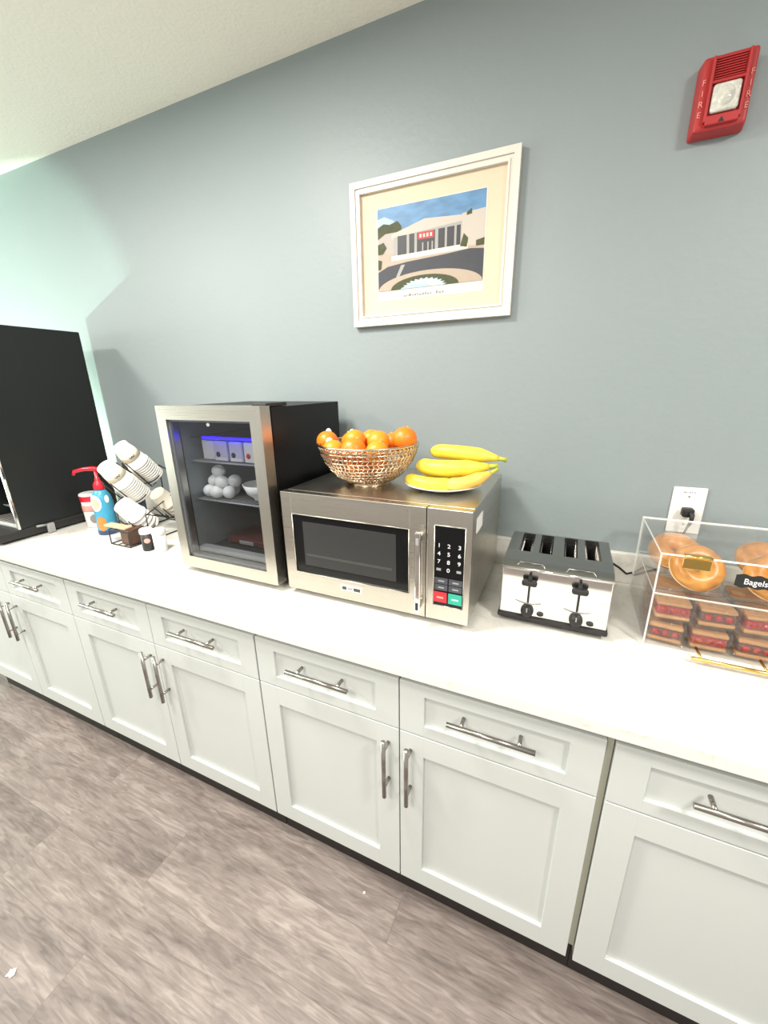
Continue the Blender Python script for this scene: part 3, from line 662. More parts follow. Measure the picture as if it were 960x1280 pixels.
# ---------------------------------------------------------------- fruit bowl and plate on the microwave
def fruit_bowl():
    c = (.216, -.300, MT)
    t = thing('wire_fruit_bowl', 'woven champagne-coloured metal bowl holding oranges on the microwave', 'bowl', c)
    prof = [(.048, .008), (.070, .012), (.092, .024), (.112, .042), (.128, .062), (.140, .084), (.148, .108), (.152, .124)]
    def at(u):
        u = max(0, min(1, u)) * (len(prof) - 1); i = min(int(u), len(prof) - 2); f = u - i
        return prof[i][0] * (1 - f) + prof[i + 1][0] * f, prof[i][1] * (1 - f) + prof[i + 1][1] * f
    b = MB(); n = 60
    for k in range(n):
        pts = []
        for j in range(15):
            u = j / 14; r, z = at(u); a = 2 * PI * (k + .55 * math.sin(j * PI) + (.5 if j % 2 else 0)) / n
            rr = r + (.0015 if j % 2 else -.0015)
            pts.append((c[0] + rr * math.cos(a), c[1] + rr * math.sin(a), c[2] + z))
        b.tube(pts, .0027, M['goldwire'], 5)
    for j in range(14):
        r, z = at(j / 13.)
        b.tube([(c[0] + (r + (.0016 if (k + j) % 2 else -.0016)) * math.cos(2 * PI * k / n), c[1] + (r + (.0016 if (k + j) % 2 else -.0016)) * math.sin(2 * PI * k / n), c[2] + z) for k in range(n)], .0026, M['goldwire'], 5, closed=True)
    b.build('woven_basket', t)
    b = MB(); r, z = prof[-1]; b.tube([(c[0] + r * math.cos(2 * PI * k / 48), c[1] + r * math.sin(2 * PI * k / 48), c[2] + z + .001) for k in range(48)], .0036, M['goldwire'], 8, closed=True); b.build('rim', t)
    b = MB(); b.lathe([(.064, .0005), (.067, .0005), (.056, .013), (.050, .013), (.064, .0005)], M['goldwire'], 40, c=c)
    b.lathe([(0, .007), (.050, .007), (.050, .010), (0, .010)], M['dark'], 40, c=c); b.build('foot_ring', t)
    # oranges
    pos = [(.085, -.325, .128, 'orange at the cooler side of the wire bowl'), (.142, -.385, .110, 'orange at the bowl front, second from the cooler side'),
           (.180, -.320, .134, 'orange behind the largest orange, towards the cooler'), (.215, -.395, .118, 'large bright orange in the front middle of the bowl'),
           (.262, -.325, .134, 'orange behind the front ones, middle of the bowl'), (.283, -.380, .112, 'orange at the front of the bowl beside the large one'),
           (.335, -.300, .142, 'orange perched highest on the rim at the banana side'), (.205, -.255, .128, 'orange at the wall side in the middle of the bowl'),
           (.130, -.250, .118, 'orange at the wall side near the cooler'), (.275, -.245, .120, 'orange at the wall side near the bananas'),
           (.175, -.330, .066, 'orange low in the bowl, glimpsed through the weave, cooler side'), (.245, -.310, .064, 'orange low in the bowl, glimpsed through the weave, banana side'), (.215, -.365, .060, 'orange low in the bowl front behind the weave')]
    for i, (x, y, z, lab) in enumerate(pos):
        r = .0335 if i not in (3, 6) else .036
        o = thing('orange', lab, 'orange', (x, y, MT + z), 'oranges in the wire bowl')
        b = MB(); b.ball((x, y, MT + z), r, M['orange'] if i % 3 else M['orangeb'], (1, 1, .94), 28, 18); b.build('peel', o)
        b = MB(); v = Vector((random.uniform(-1, 1), random.uniform(-.6, .6), 1)).normalized()
        b.ball(Vector((x, y, MT + z)) + v * (r * .945), .003, M['stem'], u=8, v=6); b.build('stem_button', o)
    for i, (x, y, z, s, lab) in enumerate([(.076, -.300, .150, .013, 'small white item at the bowl edge nearest the cooler'), (.116, -.362, .128, .015, 'small white item at the bowl front between two oranges'), (.155, -.290, .150, .012, 'small white item between oranges at the back of the bowl')]):
        b = MB(); b.ball((0, 0, 0), s, M['white'], (.8, .8, 1.15), 12, 8)
        o = b.build('white_sachet', None, (0, 0, 0)); o.location = (x, y, MT + z); tag(o, lab, 'sachet', 'small white items among the oranges')
fruit_bowl()

pc = (.450, -.285, MT)
b = MB(); b.lathe([(0, .0005), (.060, .0005), (.066, .002), (.098, .013), (.112, .018), (.1125, .0205), (.097, .0165), (.062, .006), (0, .005)], M['plate'], 56, c=pc)
tag(b.build('plate', None, pc), 'round white plate under the bananas on the microwave', 'plate')

def banana(pts, R, label, body='banana'):
    """pts: 3 control points from blossom tip to stem end"""
    A, Bc, C = [Vector(p) for p in pts]
    o = thing('banana', label, 'banana', tuple(A.lerp(C, .5)), 'bananas on the white plate')
    n = 22; P = []; rs = []
    for i in range(n):
        u = i / (n - 1); P.append(A * (1 - u) ** 2 + Bc * 2 * u * (1 - u) + C * u * u)
        rs.append(R * min(1, .28 + 2.9 * u) * (1 if u < .68 else max(.34, 1 - (u - .68) * 2.4)))
    rs = [R * min(1, (.55, .78, .92, .98, 1)[min(i, 4)]) * (1 if i < .74 * n else max(.36, 1 - ((i / n) - .74) * 3.0)) for i in range(n)]
    b = MB(); b.tube(P, rs, M[body], 12)
    b.build('skin', o)
    b = MB(); d = (P[-1] - P[-3]).normalized(); b.tube([P[-2], P[-1] + d * .012, P[-1] + d * .024], [R * .36, R * .27, R * .33], M['stem'], 8); b.build('stem', o, label='greenish stem end')
    b = MB(); d = (P[0] - P[1]).normalized(); b.tube([P[0] - d * .001, P[0] + d * .005], [rs[0] * .8, rs[0] * .45], M['tip'], 8); b.build('blossom_tip', o)
banana([(.356, -.325, 1.249), (.415, -.372, 1.238), (.520, -.318, 1.243)], .0195, 'banana lying lowest at the plate front, nearest the orange bowl')
banana([(.480, -.340, 1.247), (.525, -.355, 1.242), (.588, -.300, 1.276)], .0185, 'orange-tinged banana at the plate front, stem pointing to the toaster side', 'bananab')
banana([(.375, -.235, 1.252), (.440, -.215, 1.247), (.545, -.250, 1.264)], .0195, 'banana hidden lowest at the wall side of the plate')
banana([(.378, -.290, 1.283), (.452, -.340, 1.279), (.580, -.285, 1.290)], .0235, 'thick banana in the middle of the pile of bananas')
banana([(.405, -.250, 1.318), (.485, -.275, 1.327), (.598, -.250, 1.308)], .0215, 'banana lying on the very top of the bananas')

# ---------------------------------------------------------------- framed picture
def picture():
    X0, X1, Z0, Z1 = .034, .569, 1.707, 2.133
    t = thing('framed_picture', 'white framed photograph of a colonnaded building on the grey wall', 'picture', ((X0 + X1) / 2, 0, Z0))
    b = MB(); w = .034; y0 = -.022; m = M['frame']
    def side(a0, a1, b1, b0, y, dy): b.poly([(p[0], y, p[1]) for p in (a0, a1, b1, b0)], m, (0, dy, 0))
    def ring(o, i, y, dy):
        (ox0, ox1, oz0, oz1), (ix0, ix1, iz0, iz1) = o, i
        side((ox0, oz0), (ox1, oz0), (ix1, iz0), (ix0, iz0), y, dy); side((ox0, oz1), (ix0, iz1), (ix1, iz1), (ox1, oz1), y, dy)
        side((ox0, oz0), (ix0, iz0), (ix0, iz1), (ox0, oz1), y, dy); side((ox1, oz0), (ox1, oz1), (ix1, iz1), (ix1, iz0), y, dy)
    ring((X0, X1, Z0, Z1), (X0 + .018, X1 - .018, Z0 + .018, Z1 - .018), y0, .0215)
    ring((X0 + .018, X1 - .018, Z0 + .018, Z1 - .018), (X0 + w - .006, X1 - w + .006, Z0 + w - .006, Z1 - w + .006), y0 + .005, .0165)
    ring((X0 + w - .006, X1 - w + .006, Z0 + w - .006, Z1 - w + .006), (X0 + w, X1 - w, Z0 + w, Z1 - w), y0 + .002, .0195)
    b.build('frame', t)
    b = MB(); b.box((X0 + w - .004, -.008, Z0 + w - .004), (X1 - w + .004, -.002, Z1 - w + .004), M['mat']); b.build('mount', t, label='cream mount board')
    # the print: flat artwork, 350 x 237 mm, in layers a hair apart
    PX0, PX1, PZ0, PZ1 = .127, .478, 1.813, 2.051
    W_, H_ = PX1 - PX0, PZ1 - PZ0
    b = MB(); b.box((PX0 - .004, -.0086, PZ0 - .030), (PX1 + .004, -.0080, PZ1 + .002), M['sheet'])
    lay = [-.0088]
    def P(pts, m):
        lay[0] -= .00004
        b.poly([(PX0 + u * W_, lay[0], PZ1 - v * H_) for u, v in pts], M[m])
    P([(0, 0), (0, 1), (1, 1), (1, 0)], 'pave')
    P([(0, 0), (0, .34), (1, .34), (1, 0)], 'skyp')
    P([(0, .12), (.07, .10), (.16, .16), (.20, .24), (0, .26)], 'cloud')
    P([(0, .22), (.06, .18), (.12, .20), (.20, .17), (.24, .24), (.24, .36), (0, .36)], 'pgreen')
    P([(0, .36), (0, .52), (.20, .56), (.20, .30), (.08, .30)], 'bldgsh')
    P([(.14, .32), (.46, .20), (.82, .235), (.82, .30), (.14, .38)], 'bldg')          # roof slab
    P([(.80, .22), (1, .20), (1, .60), (.80, .58)], 'bldg')
    P([(.16, .36), (.16, .60), (.80, .58), (.80, .30)], 'pgrey')
    for u0, u1 in ((.20, .29), (.315, .365), (.39, .56), (.59, .65), (.67, .735), (.755, .79)):
        P([(u0, .355 - .02 * u0), (u0, .585), (u1, .585), (u1, .355 - .02 * u1)], 'pdark')
    P([(.40, .35), (.40, .43), (.55, .43), (.55, .345)], 'pred')
    for k in range(4): P([(.415 + k * .033, .37), (.415 + k * .033, .41), (.432 + k * .033, .41), (.432 + k * .033, .37)], 'sheet')
    for u in (.44, .49, .53): P([(u, .47), (u, .57), (u + .012, .57), (u + .012, .47)], 'pgrey')
    P([(.14, .58), (.14, .655), (.86, .62), (.86, .56)], 'sheet'); P([(.10, .64), (.10, .70), (.90, .66), (.90, .615)], 'pave')
    P([(.84, .12 + .1), (.88, .18), (.885, .24), (.84, .25)], 'pgreen'); P([(.82, .44), (.86, .50), (.85, .60), (.79, .58)], 'pgreen')
    P([(.93, .54), (1, .52), (1, .60), (.93, .60)], 'pgreen')
    P([(0, .42), (.06, .40), (.09, .47), (.05, .54), (0, .54)], 'pgreen'); P([(0, .60), (.04, .62), (.03, .72), (0, .73)], 'pgreen')
    P([(0, .76), (.10, .70), (.30, .67), (.65, .645), (.88, .62), (1, .64), (1, 1), (0, 1)], 'road')
    P([(.235, .70), (.275, .70), (.20, .88), (.17, .88)], 'pgrey')
    arc = [(.50 + .50 * math.cos(a), 1.0 - .20 * math.sin(a)) for a in [PI * k / 20 for k in range(21)]]
    P([(1.0, 1.0)] + arc[1:-1] + [(.0, 1.0)], 'pave')
    arc = [(.46 + .33 * math.cos(a), 1.0 - .150 * math.sin(a)) for a in [PI * k / 20 for k in range(21)]]
    P(arc, 'pgreen')
    pts = []
    for k in range(25):
        a = PI * k / 24; r = 1 + (.16 if k % 2 else -.05); pts.append((.46 + .19 * r * math.cos(a), 1.0 - .10 * r * max(0, math.sin(a))))
    P(pts, 'fount')
    pts = [(.38 + .3 * math.cos(a) * .5, 1.0 - .045 * math.sin(a)) for a in [PI * k / 12 for k in range(13)]]
    P(pts, 'cloud')
    # caption scribble under the print
    x = .218
    for k, wd in enumerate([6, 3, 8, 4, 5, 3, 7, 5, 4, 6, 3, 5, 7, 4]):
        ww = wd * .0012
        if k == 11: x += .012
        b.box((x, -.0090, 1.7905), (x + ww, -.0087, 1.7905 + .0040 + .0018 * (k % 3)), M['ink']); x += ww + .0032
    b.build('print', t, label='printed photograph of a pale colonnaded building with fountain')
    b = MB(); b.box((X0 + w, -.0125, Z0 + w), (X1 - w, -.0120, Z1 - w), clear('non_glare_picture_glass', (1, 1, 1), 1.03, rough=.3)); b.build('glazing', t)
picture()

# ---------------------------------------------------------------- fire alarm
def alarm():
    X0, X1, Z0, Z1 = .953, 1.062, 2.057, 2.200
    t = thing('fire_alarm', 'red fire alarm horn strobe high on the grey wall', 'fire alarm', ((X0 + X1) / 2, 0, (Z0 + Z1) / 2))
    R = M['alarm']
    b = MB(); tt = bmesh.new(); bmesh.ops.create_cube(tt, size=1)
    cx, cz = (X0 + X1) / 2, (Z0 + Z1) / 2
    for v in tt.verts:
        k = .90 if v.co.y < 0 else 1.0
        v.co = Vector((v.co.x * (X1 - X0) * k + cx, -.0005 if v.co.y > 0 else -.044, v.co.z * (Z1 - Z0) * (.95 if v.co.y < 0 else 1) + cz))
    bmesh.ops.bevel(tt, geom=tt.edges[:], offset=.006, segments=3, profile=.5, affect='EDGES')
    b._merge(tt, R)
    b.build('housing', t)
    b = MB(); y = -.044  # raised face frame with recessed middle
    b.box((cx - .034, y - .010, 2.073), (cx - .028, y + .002, 2.192), R, .002); b.box((cx + .030, y - .010, 2.073), (cx + .036, y + .002, 2.192), R, .002)
    b.box((cx - .030, y - .010, 2.066), (cx + .032, y + .002, 2.084), R, .002); b.box((cx - .030, y - .009, 2.142), (cx + .032, y + .002, 2.148), R, .002)
    b.build('face_frame', t)
    b = MB()
    for i in range(9): b.box((cx - .026, y - .004, 2.151 + i * .0045), (cx + .028, y + .001, 2.1532 + i * .0045), R, .0006)
    b.build('horn_grille', t)
    b = MB(); b.box((cx - .025, y - .013, 2.087), (cx + .027, y + .001, 2.140), M['lens'], .007, 3)
    b.ball((cx + .001, y - .010, 2.114), .017, M['lens'], (1, .5, 1.2), 12, 8)
    b.build('strobe_lens', t, label='clear ribbed strobe lens')
    b = MB(); b.poly([(cx - .006, y - .0104, 2.068), (cx + .006, y - .0104, 2.068), (cx, y - .0104, 2.078)], M['dark'], (0, .001, 0)); b.build('indicator_mark', t)
    for side, x in ((-1, cx - .0435), (1, cx + .0435)):
        for k, ch in enumerate('FIRE'):
            text('lettering', ch, .0155, (x, y - .0012, 2.150 - k * .0195), M['alarmlt'], t)
alarm()

# ---------------------------------------------------------------- black beverage machine at the left end
def machine():
    X0, X1, Y0, Y1, Z0, Z1 = -1.70, -1.370, -.555, -.120, CZ, 1.768
    t = thing('beverage_machine', 'tall black beverage machine at the far end of the worktop', 'drinks machine', ((X0 + X1) / 2, (Y0 + Y1) / 2, CZ))
    k = M['black2']
    b = MB()
    b.box((X0, Y0 + .16, .932), (X1, Y1, Z1), k, .004)                    # rear mass
    b.box((X1 - .012, Y0, .932), (X1, Y0 + .165, Z1), k, .002); b.box((X0, Y0, .932), (X0 + .012, Y0 + .165, Z1), k, .002)  # cheeks
    b.box((X0 + .01, Y0 + .004, 1.27), (X1 - .01, Y0 + .165, Z1 - .002), k, .003)   # head over the outlet bay
    b.build('housing', t)
    b = MB(); b.box((X1 - .010, Y0 - .006, .932), (X1 + .002, Y0 + .004, 1.55), M['chrome'], .002); b.build('corner_trim', t, label='bright chrome corner strip')
    b = MB(); b.box((X0 - .004, -.640, CZ + .010), (X1 + .004, Y1, .9315), M['blackmat'], .008, 3); b.build('base_tray', t)
    b = MB(); b.box((X0 + .03, -.560 + .005, .9318), (X1 - .02, Y0 + .155, .945), M['greyp'], .003)
    for i in range(12): b.box((X0 + .04, Y0 + .012 + i * .011, .9452), (X1 - .03, Y0 + .017 + i * .011, .948), M['nickel'])
    b.build('drip_tray', t, label='grey slotted drip tray')
    b = MB(); b.lathe([(0, 0), (.010, 0), (.012, .05), (.024, .07), (.024, .10), (0, .10)], M['greyp'], 20, c=(X1 - .065, Y0 + .06, 1.175)); b.build('spout', t)
    b = MB(); b.tube([(X1 - .10, Y0 + .02, 1.03), (X1 - .03, Y0 + .02, 1.03), (X1 - .015, Y0 + .02, 1.06)], .010, M['chrome'], 12); b.build('rail', t)
    b = MB(); b.box((X0 + .05, Y0 - .002, 1.32), (X1 - .05, Y0 + .005, 1.60), M['blackgl'], .003); b.build('front_panel', t)
    for x in (X0 + .04, X1 - .04):
        for y in (-.60, Y1 - .04):
            b = MB(); b.lathe([(0, 0), (.017, 0), (.017, .012), (0, .012)], M['blackmat'], 14, c=(x, y, CZ)); b.build('foot', t)
    b = MB(); b.box((X1 + .004, -.462, CZ + .001), (X1 + .020, -.432, .930), M['greyp'], .005, 3); b.tube([(X1 + .012, -.462, .926), (X1 + .012, -.500, .930)], .005, M['greyp'], 10); b.build('side_latch', t, label='grey latch')
M['black2'] = mat('satin_black_panel', (.011, .013, .013), .40, spec=.35, bump=.1, bscale=500)
machine()

# ---------------------------------------------------------------- cup rack, cups and bottles
AX = Vector((0, -.143, .179)).normalized()         # from rims up to cup bases
PR = Vector((0, -AX.z, AX.y)).normalized()         # perpendicular, towards the room and down
if PR.z > 0: PR = -PR
ROT = Vector((0, 0, 1)).rotation_difference(-AX).to_matrix().to_4x4()
def cup_proto(r0, r1, h, m, band):
    """cup built base at origin, opening towards +Z"""
    t = bpy.data.objects.new('paper_cup', None); COL.objects.link(t)
    b = MB(); b.lathe([(0, .004), (r0 * .84, .004), (r0 * .90, 0), (r0 * .985, .002), (r0, .007), (r1, h - .004), (r1 + .002, h - .004), (r1 + .0032, h - .001), (r1 + .001, h + .001), (r1 - .0014, h - .002), (r0 - .002, .009), (0, .008)], m, 40)
    b.build('cup_wall', t)
    if band:
        b = MB(); z0, z1 = .030, .070
        ra = r0 + (r1 - r0) * (z0 - .007) / (h - .011) + .0006; rb = r0 + (r1 - r0) * (z1 - .007) / (h - .011) + .0006
        b.lathe([(ra - .0004, z0), (ra, z0), (rb, z1), (rb - .0004, z1)], M['cream'], 40)
        b.build('printed_band', t, label='cream printed band')
        b = MB()
        for a0 in (0, 2.1, 4.2):
            for k in range(5):
                a = a0 + k * .13; rr = (ra + rb) / 2 + .0008
                b.ball((rr * math.cos(a), rr * math.sin(a), .050 + .003 * (k % 2)), .0035, M['inkd'] if k in (1, 2, 3) else M['ink'], (.4, .8, 1) if abs(math.cos(a)) > .7 else (.8, .4, 1), 8, 6)
        b.build('printed_mark', t)
    return t
def stack(base, n, r0, r1, h, pitch, m, lab0, lab, grp, spin=0., band=True):
    p0 = cup_proto(r0, r1, h, m, band)
    base = Vector(base)
    v = (Matrix.Translation(base) @ ROT).inverted() @ Vector((.767, -1.407, 1.51))
    R = Matrix.Translation(base) @ ROT @ Matrix.Rotation(math.atan2(v.y, v.x) - .26, 4, 'Z')
    p0.matrix_world = R; p0.location = base; p0.rotation_euler = R.to_euler()
    tag(p0, lab0, 'cup', grp)
    q0 = cup_proto(r0, r1, h, m, False)
    for k in range(1, n):
        q = q0 if k == 1 else copy_tree(q0)
        q.location = base - AX * (pitch * k); q.rotation_euler = R.to_euler(); tag(q, lab, 'cup', grp)
xs_, xl = -.955, -.890
A0 = Vector((xs_, -.312, 1.283)); B0 = Vector((xs_, -.392, 1.213)); C0 = Vector((xl, -.395, 1.055)); D0 = Vector((-.850, -.262, 1.075)); E0 = Vector((-.985, -.30, 1.095))
stack(A0, 10, .0335, .0455, .108, .0105, M['paper'], 'outermost cup of the highest cup stack, its white base up', 'white cup nested in the highest cup stack', 'highest cup stack in the rack', 3.6)
stack(B0, 10, .0335, .0455, .108, .0105, M['paper'], 'outermost cup of the stack just below the highest one, white base out', 'white cup nested in the stack just below the highest one', 'second cup stack in the rack', 3.3)
stack(C0, 5, .037, .0430, .080, .020, M['paper'], 'rounded white cup with its base out, low in the wire rack', 'pale cup nested in the lowest stack of the wire rack', 'lowest cup stack in the rack', 0, False)
stack(D0, 4, .034, .0400, .075, .020, M['beige'], 'foremost cup of the pale stack beside the cooler', 'pale cup nested in the stack beside the cooler', 'pale cup stack beside the cooler', 0, False)
b = MB()
def rack():
    W = .0026; k = M['blackmat']
    t = thing('wire_cup_rack', 'black wire rack holding slanted cup stacks beside the cooler', 'cup rack', (-.93, -.27, CZ))
    b = MB()
    specs = [(A0, .0455, .20, .108), (B0, .0455, .20, .108), (C0, .043, .16, .08), (D0, .040, .135, .075)]
    for base, r, ln, h in specs:
        o = PR * (r + .007)
        for dx in (-.030, .030):
            s = base - AX * .05 + o; e = base - AX * ln + o
            b.tube([s + Vector((dx, 0, 0)), e + Vector((dx, 0, 0)) - AX * .008, e + Vector((dx, 0, 0)) - o * .5 - AX * .012], W, k, 6)
        for u in (ln - .012,):
            c = base - AX * u; pts = []
            for q in range(13):
                a = PI * (q / 12)
                pts.append(c + Vector((1, 0, 0)) * math.cos(a) * (r + .008) + PR * math.sin(a) * (r + .008))
            b.tube(pts, W, k, 6)
    b.build('cradle', t)
    b = MB(); x0, x1, y0, y1 = -1.010, -.820, -.350, -.110; zf = CZ + .0035
    b.tube([(x0, y0, zf), (x1, y0, zf), (x1, y1, zf), (x0, y1, zf)], .0032, k, 8, closed=True)
    for (x, y, z) in ((x0, y0, 1.03), (x1, y0, 1.00), (x1, y1, 1.10), (x0, y1, 1.16)): b.tube([(x, y, zf), (x, y, z)], .0028, k, 6)
    for x in (x0, x1):
        b.tube([(x, y0, 1.005), (x, y1, .90)], W, k, 6); b.tube([(x, y0, 1.03 if x == x0 else 1.0), (x, y1, 1.16 if x == x0 else 1.10)], W, k, 6)
    b.tube([(x0, y1, 1.16), (x1, y1, 1.10)], W, k, 6)
    b.build('base_frame', t)
    b = MB(); x0, x1, y0, y1 = -.948, -.826, -.437, -.356
    for z in (zf, .950): b.tube([(x0, y0, z), (x1, y0, z), (x1, y1, z), (x0, y1, z)], .0026, k, 6, closed=True)
    for x in (x0, x1):
        for y in (y0, y1): b.tube([(x, y, zf), (x, y, .950)], .0026, k, 6)
    b.tube([(x0 + .04, y0, zf), (x0 + .04, y1, zf)], .002, k, 6); b.tube([(x0 + .08, y0, zf), (x0 + .08, y1, zf)], .002, k, 6)
    b.build('front_basket', t)
rack()
t = thing('packet_box', 'brown box of packets standing in the wire basket at the rack front', 'box', (-.87, -.397, CZ + .006))
b = MB(); b.box((-.890, -.428, CZ + .0065), (-.836, -.364, .955), M['brown'], .002); b.build('carton', t)
b = MB(); b.box((-.985, -.432, .9555), (-.850, -.395, .966), M['tan'], .004); b.build('flap', t, label='tan top flap')

# pump bottle
c = (-1.105, -.345, CZ)
t = thing('pump_bottle', 'blue creamer bottle with a red pump, beside the wire cup rack', 'bottle', c)
b = MB(); b.lathe([(0, .001), (.034, .001), (.040, .006), (.041, .03), (.040, .10), (.041, .145), (.036, .175), (.024, .198), (.018, .205), (0, .205)], M['blue'], 40, c=c); body = b.build('body', t)
b = MB(); b.lathe([(.0412, .001), (.0420, .006), (.0422, .020), (.0414, .022)], M['navy'], 40, c=c); b.build('foot_band', body)
Rl = Matrix.Translation(c)
b = MB()
def patch(b, c, a0, da, z0, dz, r, m):
    n = 18; pts = []
    tt = bmesh.new(); ctr = tt.verts.new((c[0] + r * math.cos(a0), c[1] + r * math.sin(a0), c[2] + z0)); ring = []
    for k in range(n):
        a = a0 + da * math.cos(2 * PI * k / n); z = z0 + dz * math.sin(2 * PI * k / n)
        ring.append(tt.verts.new((c[0] + r * math.cos(a), c[1] + r * math.sin(a), c[2] + z)))
    mid = []
    for k in range(n): tt.faces.new((ctr, ring[k], ring[(k + 1) % n]))
    bmesh.ops.subdivide_edges(tt, edges=tt.edges[:], cuts=2)
    for v in tt.verts:
        d = Vector((v.co.x - c[0], v.co.y - c[1])); d.normalize(); v.co.x = c[0] + d.x * r; v.co.y = c[1] + d.y * r
    bmesh.ops.recalc_face_normals(tt, faces=tt.faces)
    b._merge(tt, m)
th_ = math.atan2(-1.407 + .345, .767 + 1.105)
patch(b, c, th_ - .75, .62, .150, .038, .0418, M['paper']); patch(b, c, th_ - .75, .42, .146, .024, .0424, M['peach']); patch(b, c, th_ - .55, .50, .055, .035, .0421, M['orangeink']); patch(b, c, th_ + .45, .22, .165, .018, .0412, M['paper'])
b.build('label_print', body)
b = MB(); b.lathe([(0, .205), (.021, .205), (.022, .212), (.021, .228), (.014, .240), (.010, .246), (.010, .256), (.0065, .258), (.0065, .290), (0, .290)], M['red'], 28, c=c); b.build('pump_collar', t, label='red pump collar')
b = MB(); z = CZ + .292
b.tube([(c[0] + .012, c[1] + .004, z + .004), (c[0] - .005, c[1] - .003, z + .006), (c[0] - .045, c[1] - .020, z + .004), (c[0] - .085, c[1] - .038, z - .006), (c[0] - .092, c[1] - .041, z - .022)], [.009, .010, .0085, .0075, .006], M['red'], 12); b.build('spout', t, label='red pump spout')
# canister
c = (-1.262, -.305, CZ)
t = thing('creamer_canister', 'white canister with red rim standing against the black machine', 'canister', c)
b = MB(); b.lathe([(0, .001), (.036, .001), (.038, .005), (.041, .150), (.041, .153), (0, .153)], M['paper'], 36, c=c); k = b.build('can', t)
b = MB(); b.lathe([(.0412, .128), (.0425, .130), (.0432, .152), (.041, .156)], M['red'], 36, c=c); b.lathe([(.0402, .080), (.0412, .081), (.0418, .108), (.0408, .110)], M['pink'], 36, c=c); patch(b, c, -.55, .5, .045, .022, .0402, M['ink']); b.build('label_print', k)
b = MB(); b.lathe([(0, .166), (.036, .166), (.0435, .162), (.044, .154), (.041, .1535)], M['white'], 36, c=c); b.build('lid', t, label='white lid')
# second bottle behind the stacks
c = (-1.085, -.205, CZ)
t = thing('creamer_bottle', 'black-capped bottle with a red label behind the cup stacks', 'bottle', c)
b = MB(); b.lathe([(0, .001), (.036, .001), (.038, .006), (.038, .20), (.034, .235), (.022, .255), (0, .255)], M['navy'], 32, c=c); k = b.build('body', t)
b = MB(); b.lathe([(.0385, .19), (.0387, .20), (.035, .234), (.0335, .236)], M['red'], 32, c=c); b.build('label_print', k)
b = MB(); b.lathe([(0, .255), (.026, .255), (.027, .262), (.026, .300), (.022, .305), (0, .305)], M['blackmat'], 28, c=c); b.build('cap', t)
# two small canisters in front of the rack
c = (-.742, -.415, CZ)
t = thing('small_canister', 'small shaker with a dark label in front of the cup rack', 'shaker', c)
b = MB(); b.lathe([(0, .001), (.022, .001), (.023, .004), (.023, .072), (0, .072)], M['dark'], 28, c=c); k = b.build('body', t)
b = MB(); patch(b, c, -.7, .5, .045, .010, .0236, M['pink']); b.build('label_print', k)
b = MB(); b.lathe([(0, .072), (.0242, .072), (.0248, .076), (.0245, .088), (.021, .092), (0, .092)], M['white'], 28, c=c); b.build('lid', t, label='white lid')
c = (-.682, -.405, CZ)
t = thing('small_canister', 'small all-white shaker in front of the cup rack', 'shaker', c)
b = MB(); b.lathe([(0, .001), (.022, .001), (.023, .004), (.024, .074), (0, .074)], M['white'], 28, c=c); b.build('body', t)
b = MB(); b.lathe([(0, .074), (.0255, .074), (.026, .078), (.0255, .092), (.022, .095), (0, .095)], M['white'], 28, c=c); b.build('lid', t)

# ---------------------------------------------------------------- scraps on the floor
def scrap(c, s, lab):
    b = MB(); n = 9
    pts = [(c[0] + s * (1 + .35 * math.sin(k * 2.3)) * math.cos(2 * PI * k / n), c[1] + s * (.8 + .3 * math.cos(k * 3.1)) * math.sin(2 * PI * k / n), .0008) for k in range(n)]
    b.poly(pts, M['crumbw'], (0, 0, .0022)); tag(b.build('paper_scrap', None, (c[0], c[1], 0)), lab, 'scrap')
scrap((-.452, -1.230), .011, 'larger white scrap lying alone on the grey plank floor')
scrap((.347, -.672 - .01), .0035, 'tiny white crumb on the floor close to the toe kick')

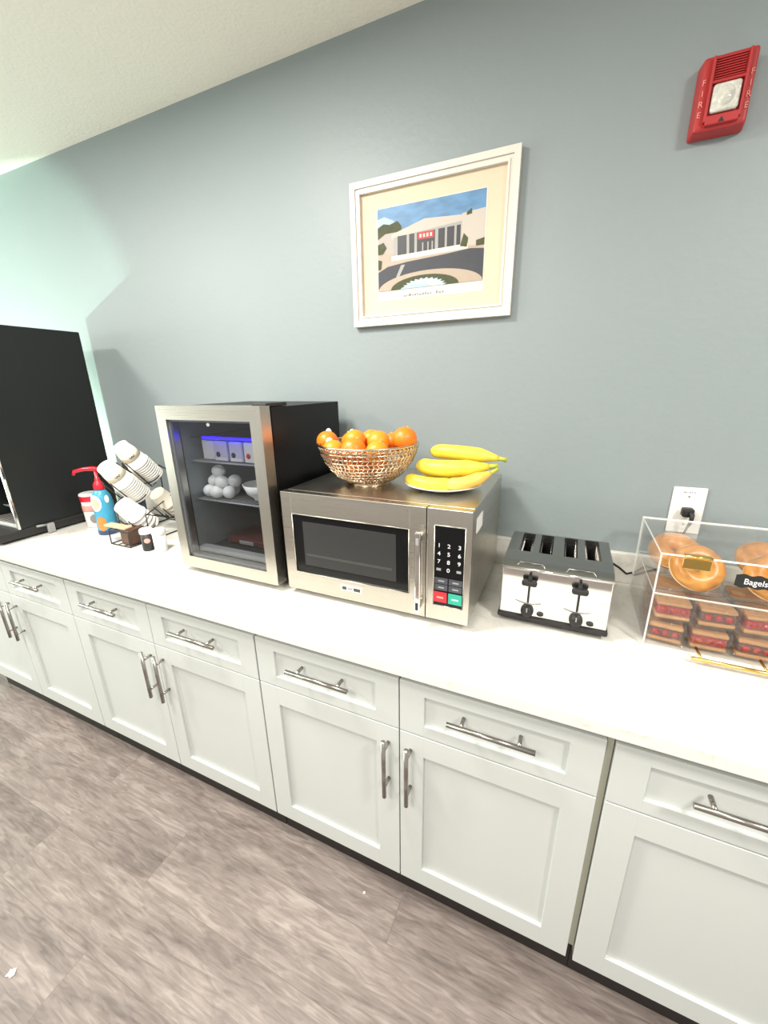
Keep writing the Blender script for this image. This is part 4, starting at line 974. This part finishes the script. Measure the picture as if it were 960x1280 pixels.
# ---------------------------------------------------------------- light
def area(name, loc, size, energy, col, rot=(0, 0, 0), sy=None, spread=None):
    l = bpy.data.lights.new(name, 'AREA'); l.shape = 'RECTANGLE'; l.size = size; l.size_y = sy or size; l.energy = energy; l.color = col
    if spread: l.spread = spread
    o = bpy.data.objects.new(name, l); COL.objects.link(o); o.location = loc; o.rotation_euler = rot
    return o
WARM = (1., .955, .88)
area('ceiling_lamp', (-2.1, -1.5, H - .02), .30, 38, WARM)
area('ceiling_lamp', (-.35, -1.05, H - .02), .34, 34, WARM)
area('ceiling_lamp', (1.9, -1.5, H - .02), .30, 38, WARM)
area('ceiling_lamp', (.2, -2.5, H - .02), .6, 42, WARM)
# greenish daylight from the left, source out of view
l = bpy.data.lights.new('daylight_beam', 'SPOT'); l.energy = 340; l.color = (.66, 1., .78); l.spot_size = math.radians(64.3); l.spot_blend = .035; l.shadow_soft_size = .03
o = bpy.data.objects.new('daylight_beam', l); COL.objects.link(o); o.location = (-3.9, -1.44, .866)
o.rotation_euler = Vector((.491, .843, .219)).to_track_quat('-Z', 'Y').to_euler()
area('window_daylight', (-4.0, -1.6, 1.2), 1.6, 68, (.88, 1., .88), (0, -PI / 2 - .45, 0))  # unseen fill light added at the left, tilted up to brighten the ceiling
w = bpy.data.worlds.new('room_ambient'); S.world = w; w.use_nodes = True
bg = w.node_tree.nodes['Background']; bg.inputs[0].default_value = (1., .98, .92, 1); bg.inputs[1].default_value = .56

# ---------------------------------------------------------------- camera
yaw, pitch, roll = .4266, -.3087, -.0174
cam = bpy.data.cameras.new('camera'); co = bpy.data.objects.new('camera', cam); COL.objects.link(co); S.camera = co
cam.sensor_fit = 'HORIZONTAL'; cam.sensor_width = 36; cam.lens = 36 * 501.95 / 960; cam.clip_start = .02
cy, sy = math.cos(yaw), math.sin(yaw); cp, sp = math.cos(pitch), math.sin(pitch); cr, sr = math.cos(roll), math.sin(roll)
fwd = Vector((-sy * cp, cy * cp, sp)); right = Vector((cy, sy, 0)); up = right.cross(fwd)
r2 = right * cr + up * sr; u2 = -right * sr + up * cr
co.matrix_world = Matrix(((r2.x, u2.x, -fwd.x, .7674), (r2.y, u2.y, -fwd.y, -1.4068), (r2.z, u2.z, -fwd.z, 1.5135), (0, 0, 0, 1)))

S.view_settings.view_transform = 'Standard'; S.view_settings.look = 'None'; S.view_settings.gamma = 1; S.view_settings.use_curve_mapping = False
S.view_settings.exposure = .42
S.cycles.use_denoising = True
S.cycles.max_bounces = 10; S.cycles.transparent_max_bounces = 24; S.cycles.sample_clamp_indirect = 6
